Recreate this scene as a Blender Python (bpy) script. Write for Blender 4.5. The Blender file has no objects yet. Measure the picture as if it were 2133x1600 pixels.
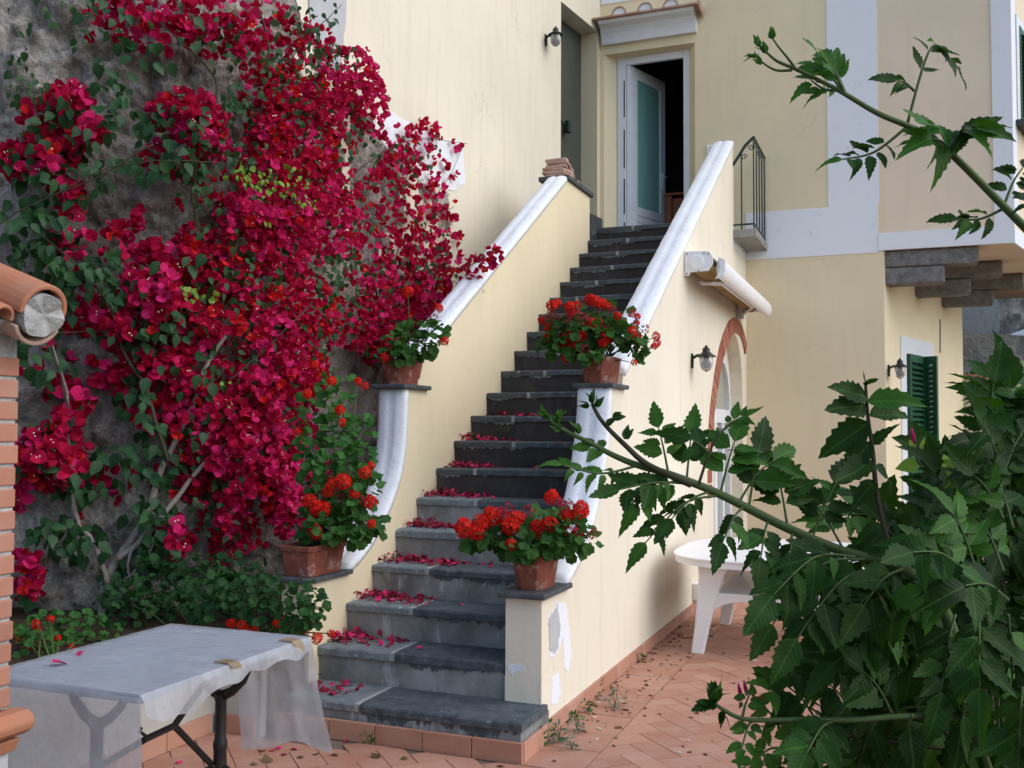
import bpy, bmesh, math, random
import numpy as np
from math import sin, cos, tan, atan, atan2, pi, radians, sqrt
from mathutils import Vector, Matrix, noise as mnoise
rnd = random.Random(7)
scene = bpy.context.scene
col = scene.collection

# ------------------------------------------------------------------ camera
F, HY, YAW, ROLL, CH = 2072.0, 894.7, radians(21.65), radians(.267), 1.521
IW, IH = 2133.0, 1600.0
CX, CY = IW / 2, IH / 2
_p = atan((HY - CY) / F)
def _rz(v): return Vector((cos(YAW) * v[0] - sin(YAW) * v[1], sin(YAW) * v[0] + cos(YAW) * v[1], v[2]))
_r0, _u0, FW = _rz((1, 0, 0)), _rz((0, -sin(_p), cos(_p))), _rz((0, cos(_p), sin(_p)))
RI, UP = _r0 * cos(ROLL) + _u0 * sin(ROLL), _u0 * cos(ROLL) - _r0 * sin(ROLL)
CAM = Vector((0, 0, CH))
cd = bpy.data.cameras.new('camera'); cam = bpy.data.objects.new('camera', cd); col.objects.link(cam)
cd.sensor_width = 36.0; cd.lens = 36.0 * F / IW; cd.clip_start = .05; cd.clip_end = 500
cam.matrix_world = Matrix(((RI.x, UP.x, -FW.x, CAM.x), (RI.y, UP.y, -FW.y, CAM.y), (RI.z, UP.z, -FW.z, CAM.z), (0, 0, 0, 1)))
scene.camera = cam

# ------------------------------------------------------------------ sky, sun, exposure
SUN_DIR = Vector((.75, .0, .68)).normalized()          # towards the light
SUN_EL = math.asin(SUN_DIR.z); SUN_AZ = atan2(SUN_DIR.x, SUN_DIR.y)
w = bpy.data.worlds.new('World'); scene.world = w; w.use_nodes = True
nt = w.node_tree; bg = nt.nodes['Background']
sky = nt.nodes.new('ShaderNodeTexSky'); sky.sky_type = 'NISHITA'; sky.sun_disc = False
sky.sun_elevation = SUN_EL; sky.sun_rotation = SUN_AZ; sky.dust_density = 1.5; sky.air_density = 1.0; sky.ozone_density = 1.0
nt.links.new(sky.outputs[0], bg.inputs[0]); bg.inputs[1].default_value = 0.15
sd = bpy.data.lights.new('sun', 'SUN'); sun = bpy.data.objects.new('sun', sd); col.objects.link(sun)
sd.energy = 1.15; sd.angle = radians(65); sd.color = (1.0, .975, .945)
sun.rotation_euler = SUN_DIR.to_track_quat('Z', 'Y').to_euler(); sun.location = (8, 0, 10)
vs = scene.view_settings; vs.view_transform = 'Standard'; vs.look = 'None'; vs.exposure = 0.5; vs.gamma = 1.0; vs.use_curve_mapping = False

cy = scene.cycles; cy.max_bounces = 7; cy.diffuse_bounces = 3; cy.glossy_bounces = 2; cy.transmission_bounces = 4; cy.transparent_max_bounces = 8; cy.caustics_reflective = False; cy.caustics_refractive = False

# ------------------------------------------------------------------ places from sight lines
def ray(px, py): return FW + RI * ((px - CX) / F) + UP * ((CY - py) / F)
def onax(a, px, py, v):
    r = ray(px, py); return CAM + r * ((v - CAM[a]) / r[a])
def onx(px, py, v): return onax(0, px, py, v)
def ony(px, py, v): return onax(1, px, py, v)
def onz(px, py, v): return onax(2, px, py, v)
def at(px, py, d): return CAM + ray(px, py) * d
def onplane(px, py, p0, d):
    r = ray(px, py); n = (d[1], -d[0]); t = (p0[0] * n[0] + p0[1] * n[1]) / (r[0] * n[0] + r[1] * n[1])
    return CAM + r * t

# ------------------------------------------------------------------ materials
def _n(t, typ, **kw):
    n = t.nodes.new(typ)
    for k, v in kw.items(): setattr(n, k, v)
    return n
def _ramp(t, a, b):
    r = _n(t, 'ShaderNodeMapRange'); r.inputs[1].default_value = a; r.inputs[2].default_value = b; return r
class MT:
    """small node builder"""
    def __init__(s, name, rough=.6, spec=.3, metal=0.0):
        s.m = bpy.data.materials.new(name); s.m.use_nodes = True; s.t = s.m.node_tree
        s.b = s.t.nodes['Principled BSDF']; s.b.inputs['Roughness'].default_value = rough
        s.b.inputs['Specular IOR Level'].default_value = spec; s.b.inputs['Metallic'].default_value = metal
        s.tc = _n(s.t, 'ShaderNodeTexCoord').outputs['Object']
    def link(s, a, b): s.t.links.new(a, b)
    def noise(s, scale, detail=4, rough=.55, stretch=None, dist=0.0):
        n = _n(s.t, 'ShaderNodeTexNoise'); n.inputs['Scale'].default_value = scale; n.inputs['Detail'].default_value = detail
        n.inputs['Roughness'].default_value = rough; n.inputs['Distortion'].default_value = dist
        if stretch:
            mp = _n(s.t, 'ShaderNodeMapping'); mp.inputs['Scale'].default_value = stretch; s.link(s.tc, mp.inputs[0]); s.link(mp.outputs[0], n.inputs[0])
        else: s.link(s.tc, n.inputs[0])
        return n.outputs[0]
    def rng(s, v, a, b, lo=0.0, hi=1.0):
        r = _ramp(s.t, a, b); r.inputs[3].default_value = lo; r.inputs[4].default_value = hi; s.link(v, r.inputs[0]); return r.outputs[0]
    def mix(s, f, a, b):
        m = _n(s.t, 'ShaderNodeMix', data_type='RGBA')
        for i, v in ((0, f), (6, a), (7, b)):
            if isinstance(v, (int, float)): m.inputs[i].default_value = v
            elif isinstance(v, tuple): m.inputs[i].default_value = (*v[:3], 1)
            else: s.link(v, m.inputs[i])
        return m.outputs[2]
    def mul(s, a, b):
        m = _n(s.t, 'ShaderNodeMath', operation='MULTIPLY')
        for i, v in ((0, a), (1, b)):
            if isinstance(v, (int, float)): m.inputs[i].default_value = v
            else: s.link(v, m.inputs[i])
        return m.outputs[0]
    def add(s, a, b):
        m = _n(s.t, 'ShaderNodeMath', operation='ADD')
        for i, v in ((0, a), (1, b)):
            if isinstance(v, (int, float)): m.inputs[i].default_value = v
            else: s.link(v, m.inputs[i])
        return m.outputs[0]
    def z(s):
        x = _n(s.t, 'ShaderNodeSeparateXYZ'); s.link(s.tc, x.inputs[0]); return x.outputs[2]
    def orand(s): return _n(s.t, 'ShaderNodeObjectInfo').outputs['Random']
    def irand(s): return _n(s.t, 'ShaderNodeNewGeometry').outputs['Random Per Island']
    def color(s, c):
        if isinstance(c, tuple): s.b.inputs['Base Color'].default_value = (*c[:3], 1)
        else: s.link(c, s.b.inputs['Base Color'])
        return s
    def bump(s, v, strength=.3, dist=.01):
        b = _n(s.t, 'ShaderNodeBump'); b.inputs['Strength'].default_value = strength; b.inputs['Distance'].default_value = dist
        s.link(v, b.inputs['Height']); s.link(b.outputs[0], s.b.inputs['Normal']); return s
    def rough(s, v): s.link(v, s.b.inputs['Roughness']); return s
M = {}
def plain(name, c, c2=None, scale=8, rough=.6, spec=.3, metal=0, bump=.15, bscale=60, bdist=.004):
    m = MT(name, rough, spec, metal)
    if c2: m.color(m.mix(m.rng(m.noise(scale), .3, .7), c, c2))
    else: m.color(c)
    if bump: m.bump(m.noise(bscale, 3), bump, bdist)
    M[name] = m.m; return m.m

def plaster(name, c, dirt, streak=.35):
    m = MT(name, .85, .15)
    big = m.rng(m.noise(1.1, 5), .3, .75)
    st = m.rng(m.noise(3.0, 6, .65, stretch=(3.5, 3.5, .35)), .5, .85)
    base = m.mix(big, c, tuple(x * .90 for x in c))
    st2 = m.rng(m.noise(1.7, 5, .6, stretch=(6, 6, .5), dist=.4), .56, .74); base = m.mix(m.mul(st2, .35), base, tuple(x * .86 for x in c))
    base = m.mix(m.mul(st, streak), base, dirt)
    nv = _n(m.t, 'ShaderNodeTexNoise'); nv.inputs['Scale'].default_value = 2.5; nv.inputs['Detail'].default_value = 5; m.link(m.tc, nv.inputs[0])
    va = _n(m.t, 'ShaderNodeVectorMath', operation='MULTIPLY_ADD'); m.link(nv.outputs[1], va.inputs[0]); va.inputs[1].default_value = (.6, .6, .6); m.link(m.tc, va.inputs[2])
    vo = _n(m.t, 'ShaderNodeTexVoronoi', feature='DISTANCE_TO_EDGE'); vo.inputs['Scale'].default_value = .9; m.link(va.outputs[0], vo.inputs['Vector'])
    ck = m.mul(m.rng(vo.outputs[0], .0, .006, 1, 0), m.rng(m.noise(1.3, 2), .50, .62)); base = m.mix(m.mul(ck, .26), base, tuple(x * .45 for x in dirt))
    spots = m.rng(m.noise(26, 6, .75), .70, .80)
    base = m.mix(m.mul(spots, .28), base, tuple(x * .55 for x in dirt))
    m.color(base); h = m.add(m.noise(45, 4), m.mul(m.noise(6, 3), 1.5)); m.bump(h, .22, .006)
    M[name] = m.m
plaster('plaster', (.79, .69, .475), (.68, .595, .43), .5)
plaster('plaster_pale', (.79, .735, .60), (.60, .555, .45), .6)
plaster('plaster_bay', (.80, .68, .52), (.72, .63, .52), .3)
def whitewash():
    m = MT('whitewash', .75, .2)
    n = m.rng(m.noise(9, 7, .7), .52, .72); n2 = m.rng(m.noise(38, 5, .7, stretch=(1, .35, 1)), .56, .72)
    c = m.mix(m.mul(n, .35), (.77, .805, .845), (.58, .60, .61)); c = m.mix(m.mul(n2, .7), c, (.46, .45, .43))
    m.color(c); m.bump(m.add(m.noise(30, 5), m.noise(8, 4)), .35, .01); M['whitewash'] = m.m
whitewash()
def band():
    m = MT('white_band', .8, .2); n = m.rng(m.noise(5, 7, .75), .60, .66)
    c = m.mix(m.mul(n, .55), (.76, .795, .84), (.50, .51, .52)); m.color(c); m.bump(m.noise(40, 4), .15, .004); M['white_band'] = m.m
band()
plain('white_paint', (.76, .795, .835), (.70, .74, .78), rough=.4, bump=.05)
plain('white_plastic', (.86, .86, .87), (.80, .80, .82), rough=.38, spec=.45, bump=.03)
plain('concrete', (.33, .33, .31), (.24, .24, .23), 12, .9, .1, bump=.5, bscale=50)
def stone(name, a, b, flake, famt):
    m = MT(name, .7, .3); n = m.rng(m.noise(14, 6, .65), .3, .7); c = m.mix(n, a, b)
    f = m.rng(m.noise(22, 7, .75), .60, .66); c = m.mix(m.mul(f, famt), c, flake)
    m.color(c); m.bump(m.add(m.noise(70, 5), m.noise(12, 4)), .45, .006); M[name] = m.m
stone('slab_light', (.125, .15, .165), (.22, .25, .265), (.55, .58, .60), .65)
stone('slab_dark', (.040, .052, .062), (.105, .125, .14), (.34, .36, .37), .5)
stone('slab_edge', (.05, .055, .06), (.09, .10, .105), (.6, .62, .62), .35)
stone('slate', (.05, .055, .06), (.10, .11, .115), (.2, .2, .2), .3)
stone('corbel', (.10, .10, .095), (.23, .225, .21), (.38, .37, .35), .8)
def riser(name, a, b, stain, amt):
    m = MT(name, .85, .15); n = m.rng(m.noise(4, 7, .6), .35, .65); c = m.mix(n, a, b)
    st = m.rng(m.noise(5, 6, .65, stretch=(2.5, 1, .7)), .55, .68); c = m.mix(m.mul(st, amt), c, stain)
    gr = m.rng(m.noise(2.5, 5), .60, .75); c = m.mix(m.mul(gr, .4), c, (.12, .13, .07)); m.color(c)
    m.bump(m.add(m.noise(55, 5), m.noise(9, 4)), .35, .006); M[name] = m.m
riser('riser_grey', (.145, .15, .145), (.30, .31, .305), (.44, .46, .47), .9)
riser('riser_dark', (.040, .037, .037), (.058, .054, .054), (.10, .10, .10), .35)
plain('mortar_line', (.42, .42, .39), (.34, .34, .32), 20, .9, .1, bump=.4)
def terracotta(name, a, b, c3, rough=.7):
    m = MT(name, rough, .25); r = m.add(m.irand(), m.orand())
    fr = _n(m.t, 'ShaderNodeMath', operation='FRACT'); m.link(r, fr.inputs[0])
    c = m.mix(fr.outputs[0], a, b); n = m.rng(m.noise(7, 6, .6), .42, .72); c = m.mix(m.mul(n, .6), c, c3)
    d = m.rng(m.noise(40, 5, .7), .62, .72); c = m.mix(m.mul(d, .35), c, tuple(x * .45 for x in a)); m.color(c)
    m.bump(m.noise(60, 4), .12, .003); M[name] = m.m
terracotta('floor_tile', (.37, .175, .115), (.46, .245, .17), (.48, .30, .235))
terracotta('brick', (.35, .15, .10), (.45, .21, .14), (.43, .27, .21), .9)
terracotta('arch_brick', (.27, .09, .055), (.40, .15, .09), (.36, .20, .15), .9)
terracotta('old_brick', (.38, .21, .15), (.50, .36, .28), (.56, .48, .41), .9)
terracotta('ridge_tile', (.44, .17, .09), (.48, .20, .11), (.42, .22, .15), .75)
def pot():
    m = MT('pot', .8, .2); n = m.rng(m.noise(11, 6, .65), .35, .7); c = m.mix(n, (.20, .062, .040), (.30, .10, .065))
    e = m.rng(m.noise(15, 8, .75), .54, .66); c = m.mix(m.mul(e, .6), c, (.60, .48, .44)); m.color(c); m.bump(m.noise(50, 5), .3, .005); M['pot'] = m.m
pot()
plain('bed_plaster', (.50, .48, .43), (.42, .41, .38), 4, .9, .1, bump=.3)
plain('grout', (.20, .155, .13), (.15, .12, .10), 10, .95, .05, bump=.3)
plain('brick_mortar', (.46, .47, .46), (.30, .31, .30), 22, .95, .05, bump=.9, bscale=60, bdist=.008)
plain('soil', (.045, .032, .022), (.075, .055, .04), 9, 1, 0, bump=.8, bscale=30, bdist=.03)
plain('iron_green', (.018, .04, .032), None, rough=.45, spec=.4, bump=.05)
plain('iron_black', (.012, .012, .013), None, rough=.45, spec=.45, bump=.1)
plain('shutter_green', (.012, .070, .030), (.016, .085, .038), rough=.45, spec=.4, bump=.05)
plain('door_green', (.075, .085, .072), (.060, .072, .062), 3, .55, .3, bump=.05)
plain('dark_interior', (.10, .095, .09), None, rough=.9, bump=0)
plain('wood', (.24, .07, .025), (.17, .05, .02), 14, .5, .35, bump=.1)
plain('asphalt', (.10, .10, .10), (.13, .13, .125), 12, .95, .1)
plain('marble', (.46, .49, .53), (.34, .37, .42), 5, .35, .4, bump=.02)
plain('awning_cloth', (.36, .25, .10), (.26, .18, .08), 6, .9, .1)
plain('grey_plastic', (.55, .58, .60), None, rough=.4, bump=0)
plain('dark_plastic', (.05, .055, .06), None, rough=.4, bump=0)
plain('car_paint', (.62, .70, .78), None, rough=.25, spec=.5, bump=0)
plain('car_glass', (.05, .10, .15), None, rough=.08, spec=.6, bump=0)
plain('tape', (.24, .18, .11), (.36, .28, .18), rough=.35, spec=.5, bump=.05)
plain('plaster_grey', (.42, .44, .46), (.50, .52, .53), 8, .9, .1)
plain('petal_pink', (.62, .025, .16), (.48, .02, .09), 30, .7, .15, bump=0)
def glass(name, tint, rough, trans):
    m = MT(name, rough, .5); m.color(tint); m.b.inputs['Transmission Weight'].default_value = trans; m.b.inputs['IOR'].default_value = 1.45; M[name] = m.m
glass('lamp_glass', (.92, .95, .97), .12, .75)
glass('door_glass', (.30, .60, .54), .18, .25)
glass('pane', (.42, .44, .36), .12, .2)
def film():
    m = MT('plastic_film', .14, .6); out = m.t.nodes['Material Output']
    m.color(m.mix(m.rng(m.noise(7, 7, .72, stretch=(1.0, 3.0, 1.0), dist=1.0), .36, .66), (.56, .60, .65), (.82, .85, .88)))
    m.bump(m.add(m.noise(7, 6, .7, stretch=(1.2, 3.2, 1.0), dist=1.2), m.mul(m.noise(16, 4, .6, stretch=(3, 1, 1), dist=.8), .5)), .45, .015)
    tr = _n(m.t, 'ShaderNodeBsdfTransparent'); tr.inputs[0].default_value = (.90, .92, .95, 1)
    tl = _n(m.t, 'ShaderNodeBsdfTranslucent'); tl.inputs[0].default_value = (.75, .78, .82, 1)
    m1 = _n(m.t, 'ShaderNodeMixShader'); m1.inputs[0].default_value = .45; m.link(m.b.outputs[0], m1.inputs[1]); m.link(tl.outputs[0], m1.inputs[2])
    m2 = _n(m.t, 'ShaderNodeMixShader'); m2.inputs[0].default_value = .34; m.link(m1.outputs[0], m2.inputs[1]); m.link(tr.outputs[0], m2.inputs[2])
    m.link(m2.outputs[0], out.inputs[0]); M['plastic_film'] = m.m
film()
def leafmat(name, a, b, back, rough=.45, spec=.35, trans=.3, vein=0, ribs=0):
    m = MT(name, rough, spec); out = m.t.nodes['Material Output']
    r = m.add(m.irand(), m.orand()); fr = _n(m.t, 'ShaderNodeMath', operation='FRACT'); m.link(r, fr.inputs[0])
    c = m.mix(fr.outputs[0], a, b); n = m.rng(m.noise(60 if vein == 0 else vein, 3), .35, .7); c = m.mix(m.mul(n, .3), c, tuple(x * .7 for x in a))
    if ribs:
        uv = _n(m.t, 'ShaderNodeUVMap'); sx = _n(m.t, 'ShaderNodeSeparateXYZ'); m.link(uv.outputs[0], sx.inputs[0])
        ab = _n(m.t, 'ShaderNodeMath', operation='ABSOLUTE'); m.link(sx.outputs[0], ab.inputs[0])
        mid_ = m.rng(ab.outputs[0], .010, .022, 1.0, 0.0)
        sl = m.add(m.mul(sx.outputs[1], ribs), m.mul(ab.outputs[0], -ribs * .95)); f2 = _n(m.t, 'ShaderNodeMath', operation='PINGPONG'); m.link(sl, f2.inputs[0]); f2.inputs[1].default_value = .5
        lat = m.rng(f2.outputs[0], .0, .5); mx_ = _n(m.t, 'ShaderNodeMath', operation='MAXIMUM'); m.link(mid_, mx_.inputs[0]); m.link(m.rng(f2.outputs[0], .05, .0, 0, .55), mx_.inputs[1])
        c = m.mix(m.mul(mx_.outputs[0], .30), c, tuple(min(1, x * 2.6 + .02) for x in b)); m.bump(m.add(lat, m.mul(mid_, -.8)), .16, .003)
    m.color(c)
    tl = _n(m.t, 'ShaderNodeBsdfTranslucent'); tl.inputs[0].default_value = (*back, 1)
    mx = _n(m.t, 'ShaderNodeMixShader'); mx.inputs[0].default_value = trans
    m.link(m.b.outputs[0], mx.inputs[1]); m.link(tl.outputs[0], mx.inputs[2]); m.link(mx.outputs[0], out.inputs[0]); M[name] = m.m
leafmat('leaf_dark', (.018, .058, .018), (.034, .095, .028), (.05, .15, .03), .45, .25, .3, 0, 6)
leafmat('leaf_vine', (.016, .060, .022), (.034, .10, .034), (.05, .15, .03), .45, .25, .3, 0, 6)
leafmat('leaf_lime', (.16, .32, .035), (.24, .40, .05), (.3, .5, .04))
leafmat('leaf_geranium', (.024, .085, .016), (.055, .145, .030), (.07, .20, .02), .65, .2)
leafmat('leaf_bed', (.016, .058, .016), (.030, .095, .024), (.04, .13, .02), .65, .2)
leafmat('leaf_ivy', (.026, .105, .018), (.05, .165, .030), (.08, .24, .03), .6, .25)
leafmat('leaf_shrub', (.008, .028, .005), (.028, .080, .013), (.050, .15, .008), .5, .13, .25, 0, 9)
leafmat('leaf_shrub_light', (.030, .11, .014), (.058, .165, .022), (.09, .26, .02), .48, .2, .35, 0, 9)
leafmat('bract', (.32, .004, .034), (.54, .010, .068), (.55, .010, .05), .75, .08, .3, 25, 5)
leafmat('bract_magenta', (.52, .008, .085), (.66, .030, .17), (.62, .02, .12), .75, .08, .25, 25, 5)
leafmat('bract_red', (.52, .010, .018), (.64, .025, .025), (.6, .018, .018), .75, .08, .25, 25, 5)
leafmat('petal_red', (.60, .012, .008), (.70, .024, .012), (.75, .03, .01), .7, .15, .25, 25)
leafmat('petal_wilted', (.30, .02, .045), (.40, .05, .08), (.35, .03, .05), .8, .1, .25, 25)
leafmat('petal_dry', (.22, .025, .035), (.42, .03, .08), (.35, .03, .05), .85, .1, .2, 25)
leafmat('leaf_litter', (.10, .06, .03), (.20, .13, .07), (.15, .08, .03), .9, .1, .1)
leafmat('floret_white', (.85, .82, .70), (.85, .80, .6), (.8, .8, .6), .6, .2, .2)
leafmat('leaf_grey', (.16, .20, .15), (.26, .28, .22), (.2, .25, .15), .8, .1, .2)
plain('bark', (.20, .17, .15), (.30, .27, .25), 25, .9, .1, bump=.5, bscale=60)
plain('bark_green', (.055, .10, .03), (.075, .11, .035), 25, .6, .25, bump=.2)
plain('bark_dark', (.045, .05, .025), (.06, .045, .03), 25, .7, .2, bump=.2)
def rockmat(name, a, b, c3):
    m = MT(name, .95, .1)
    n = m.rng(m.noise(1.7, 8, .62), .36, .66); c = m.mix(n, a, b)
    n2 = m.rng(m.noise(5.5, 9, .7, dist=.6), .48, .72); c = m.mix(m.mul(n2, .8), c, c3)
    st = m.rng(m.noise(2.2, 6, .6, stretch=(2.2, 2.2, .4)), .52, .70); c = m.mix(m.mul(st, .75), c, (.050, .045, .042))
    fn = m.rng(m.noise(34, 6, .75), .45, .62); c = m.mix(m.mul(fn, .55), c, tuple(x * .42 for x in a))
    w_ = m.rng(m.noise(8, 9, .78), .60, .64); c = m.mix(m.mul(w_, .75), c, (.55, .54, .51))
    m.color(c); m.bump(m.add(m.add(m.noise(9, 6, .65), m.mul(m.noise(40, 5, .7), .5)), m.noise(2.2, 3)), 1.0, .05); M[name] = m.m
rockmat('rock', (.30, .275, .25), (.53, .485, .43), (.68, .63, .57))
rockmat('masonry', (.34, .33, .31), (.50, .49, .47), (.64, .63, .61))

# ------------------------------------------------------------------ objects
def empty(name, loc, label=None, cat=None, group=None):
    o = bpy.data.objects.new(name, None); col.objects.link(o); o.location = loc; o.empty_display_size = .1
    if label: tag(o, label, cat, group)
    return o
def tag(o, label=None, cat=None, group=None, kind=None):
    if label: o['label'] = label
    if cat: o['category'] = cat
    if group: o['group'] = group
    if kind: o['kind'] = kind
    return o
def wloc(o):
    v = Vector((0, 0, 0))
    while o: v = v + o.location; o = o.parent
    return v
ORIGIN = {}
def par(o, p):
    o.parent = p
    if p is not None: o.matrix_parent_inverse = ORIGIN.get(p.name, Matrix.Translation(p.location)).inverted() if p.type == 'EMPTY' else Matrix.Identity(4)
    return o
class MB:
    def __init__(s): s.v = []; s.f = []; s.mi = []; s.cur = 0
    def poly(s, pts):
        i = len(s.v); s.v += [tuple(p) for p in pts]; s.f.append(list(range(i, i + len(pts)))); s.mi.append(s.cur); return s
    def raw(s, vs, fs):
        i = len(s.v); s.v += [tuple(p) for p in vs]
        for f in fs: s.f.append([i + k for k in f]); s.mi.append(s.cur)
        return s
    def hexa(s, a, b):   # a: 4 bottom pts ccw, b: 4 top pts
        return s.raw(list(a) + list(b), [(3, 2, 1, 0), (4, 5, 6, 7), (0, 1, 5, 4), (1, 2, 6, 5), (2, 3, 7, 6), (3, 0, 4, 7)])
    def box(s, x0, x1, y0, y1, z0, z1):
        a = [(x0, y0), (x1, y0), (x1, y1), (x0, y1)]
        return s.hexa([(*p, z0) for p in a], [(*p, z1) for p in a])
    def obox(s, c, ux, uy, uz):   # centre and half-axis vectors
        c, ux, uy, uz = map(Vector, (c, ux, uy, uz))
        q = [-ux - uy, ux - uy, ux + uy, -ux + uy]
        return s.hexa([c + p - uz for p in q], [c + p + uz for p in q])
    def prism(s, pts, d):  # polygon (3d pts), extruded by vector d
        d = Vector(d); n = len(pts); a = [Vector(p) for p in pts]; b = [p + d for p in a]
        fs = [tuple(range(n))[::-1], tuple(range(n, 2 * n))] + [(i, (i + 1) % n, n + (i + 1) % n, n + i) for i in range(n)]
        return s.raw(a + b, fs)
    def tube(s, path, rad, n=8, cap=True):
        P = [Vector(p) for p in path]; R = rad if isinstance(rad, (list, tuple)) else [rad] * len(P)
        rings = []; prev = None
        for i, p in enumerate(P):
            t = (P[min(i + 1, len(P) - 1)] - P[max(i - 1, 0)])
            t = t.normalized() if t.length > 1e-9 else Vector((0, 0, 1))
            if prev is None: u = t.orthogonal().normalized()
            else:
                u = prev - t * prev.dot(t); u = u.normalized() if u.length > 1e-6 else t.orthogonal().normalized()
            prev = u; v_ = t.cross(u)
            rings.append([p + (u * cos(2 * pi * k / n) + v_ * sin(2 * pi * k / n)) * R[i] for k in range(n)])
        vs = [q for r in rings for q in r]; fs = []
        for i in range(len(P) - 1):
            for k in range(n): fs.append((i * n + k, i * n + (k + 1) % n, (i + 1) * n + (k + 1) % n, (i + 1) * n + k))
        if cap: fs += [tuple(range(n))[::-1], tuple((len(P) - 1) * n + k for k in range(n))]
        return s.raw(vs, fs)
    def lathe(s, prof, c=(0, 0, 0), n=20, ax=None):  # prof: (r, h)
        c = Vector(c); az = Vector(ax or (0, 0, 1)).normalized(); ux = az.orthogonal().normalized(); uy = az.cross(ux)
        vs = [c + az * h + (ux * cos(2 * pi * k / n) + uy * sin(2 * pi * k / n)) * r for r, h in prof for k in range(n)]; fs = []
        for i in range(len(prof) - 1):
            for k in range(n): fs.append((i * n + k, i * n + (k + 1) % n, (i + 1) * n + (k + 1) % n, (i + 1) * n + k))
        fs += [tuple(range(n))[::-1], tuple((len(prof) - 1) * n + k for k in range(n))]
        return s.raw(vs, fs)
    def mesh(s, name, mats):
        me = bpy.data.meshes.new(name); me.from_pydata(s.v, [], s.f)
        mats = mats if isinstance(mats, (list, tuple)) else [mats]
        for m in mats: me.materials.append(M[m])
        if len(mats) > 1: me.polygons.foreach_set('material_index', s.mi)
        me.update(); return me
    def build(s, name, mats, parent=None, smooth=False, bevel=0, fix=True):
        me = s.mesh(name, mats)
        if fix:
            bm = bmesh.new(); bm.from_mesh(me); bmesh.ops.recalc_face_normals(bm, faces=bm.faces); bm.to_mesh(me); bm.free()
        if smooth: me.polygons.foreach_set('use_smooth', [True] * len(me.polygons))
        o = bpy.data.objects.new(name, me); col.objects.link(o)
        if bevel:
            b = o.modifiers.new('bevel', 'BEVEL'); b.width = bevel; b.segments = 2; b.limit_method = 'ANGLE'; b.angle_limit = radians(40)
        if parent is not None: par(o, parent)
        return o
def place(name, me, parent, mw):
    o = bpy.data.objects.new(name, me); col.objects.link(o)
    if parent is not None: par(o, parent)
    o.matrix_basis = mw
    return o
def frame(pos, y, n, sc=1.0):
    """matrix whose local Y runs along y and local Z near n"""
    y = Vector(y).normalized(); n = Vector(n); x = y.cross(n)
    x = x.normalized() if x.length > 1e-6 else y.orthogonal().normalized(); z = x.cross(y)
    return Matrix(((x.x * sc, y.x * sc, z.x * sc, pos[0]), (x.y * sc, y.y * sc, z.y * sc, pos[1]), (x.z * sc, y.z * sc, z.z * sc, pos[2]), (0, 0, 0, 1)))
def scatter_mesh(name, tmpls, items, mats, parent=None, kind='stuff', smooth=True):
    """one joined mesh: items = (template index, matrix); a template is (verts, faces, material index per face)"""
    V = []; Fc = []; MI = []; base = 0
    arr = [np.array(t[0], float) for t in tmpls]
    for ti, mw in items:
        m = np.array(mw); v = arr[ti] @ m[:3, :3].T + m[:3, 3]; V.append(v)
        for f, mi in zip(tmpls[ti][1], tmpls[ti][2]): Fc.append([base + k for k in f]); MI.append(mi)
        base += len(v)
    me = bpy.data.meshes.new(name); me.from_pydata(np.concatenate(V).tolist() if V else [], [], Fc)
    for m in mats: me.materials.append(M[m])
    me.polygons.foreach_set('material_index', MI); uvl = np.concatenate([np.array(tmpls[ti][0], float)[:, :2] for ti, _ in items]); ul = me.uv_layers.new(name='leaf'); li = np.empty(len(me.loops), np.int32); me.loops.foreach_get('vertex_index', li); ul.data.foreach_set('uv', uvl[li].ravel())
    if smooth: me.polygons.foreach_set('use_smooth', [True] * len(me.polygons))
    me.update(); o = bpy.data.objects.new(name, me); col.objects.link(o)
    if parent is not None: par(o, parent)
    if kind: o['kind'] = kind
    return o
def tmesh(name, t, mats):
    me = bpy.data.meshes.new(name); me.from_pydata([tuple(v) for v in t[0]], [], t[1])
    for m in mats: me.materials.append(M[m])
    me.polygons.foreach_set('material_index', t[2]); me.polygons.foreach_set('use_smooth', [True] * len(me.polygons))
    ul = me.uv_layers.new(name='leaf'); li = np.empty(len(me.loops), np.int32); me.loops.foreach_get('vertex_index', li); ul.data.foreach_set('uv', np.array([tuple(v)[:2] for v in t[0]], float)[li].ravel())
    me.update(); return me

# ================================================================== THE SETTING
XR, XL, YB = -1.69, -2.955, 11.4          # outer face of right parapet, inner face of left parapet, house front
YS, TR, RS = 4.065, .285, .18             # stair: front of step k at YS + k*TR, height k*RS
LZ = 20 * RS                              # landing
def struct(o): o['kind'] = 'structure'; return o
struct(MB().box(-60, 60, -60, 90, -.6, -.03).build('ground', 'soil'))
floor = struct(MB().box(-4.2, 6.5, -3, 15.0, -.2, 0.0).build('terrace_floor', 'grout'))

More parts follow.
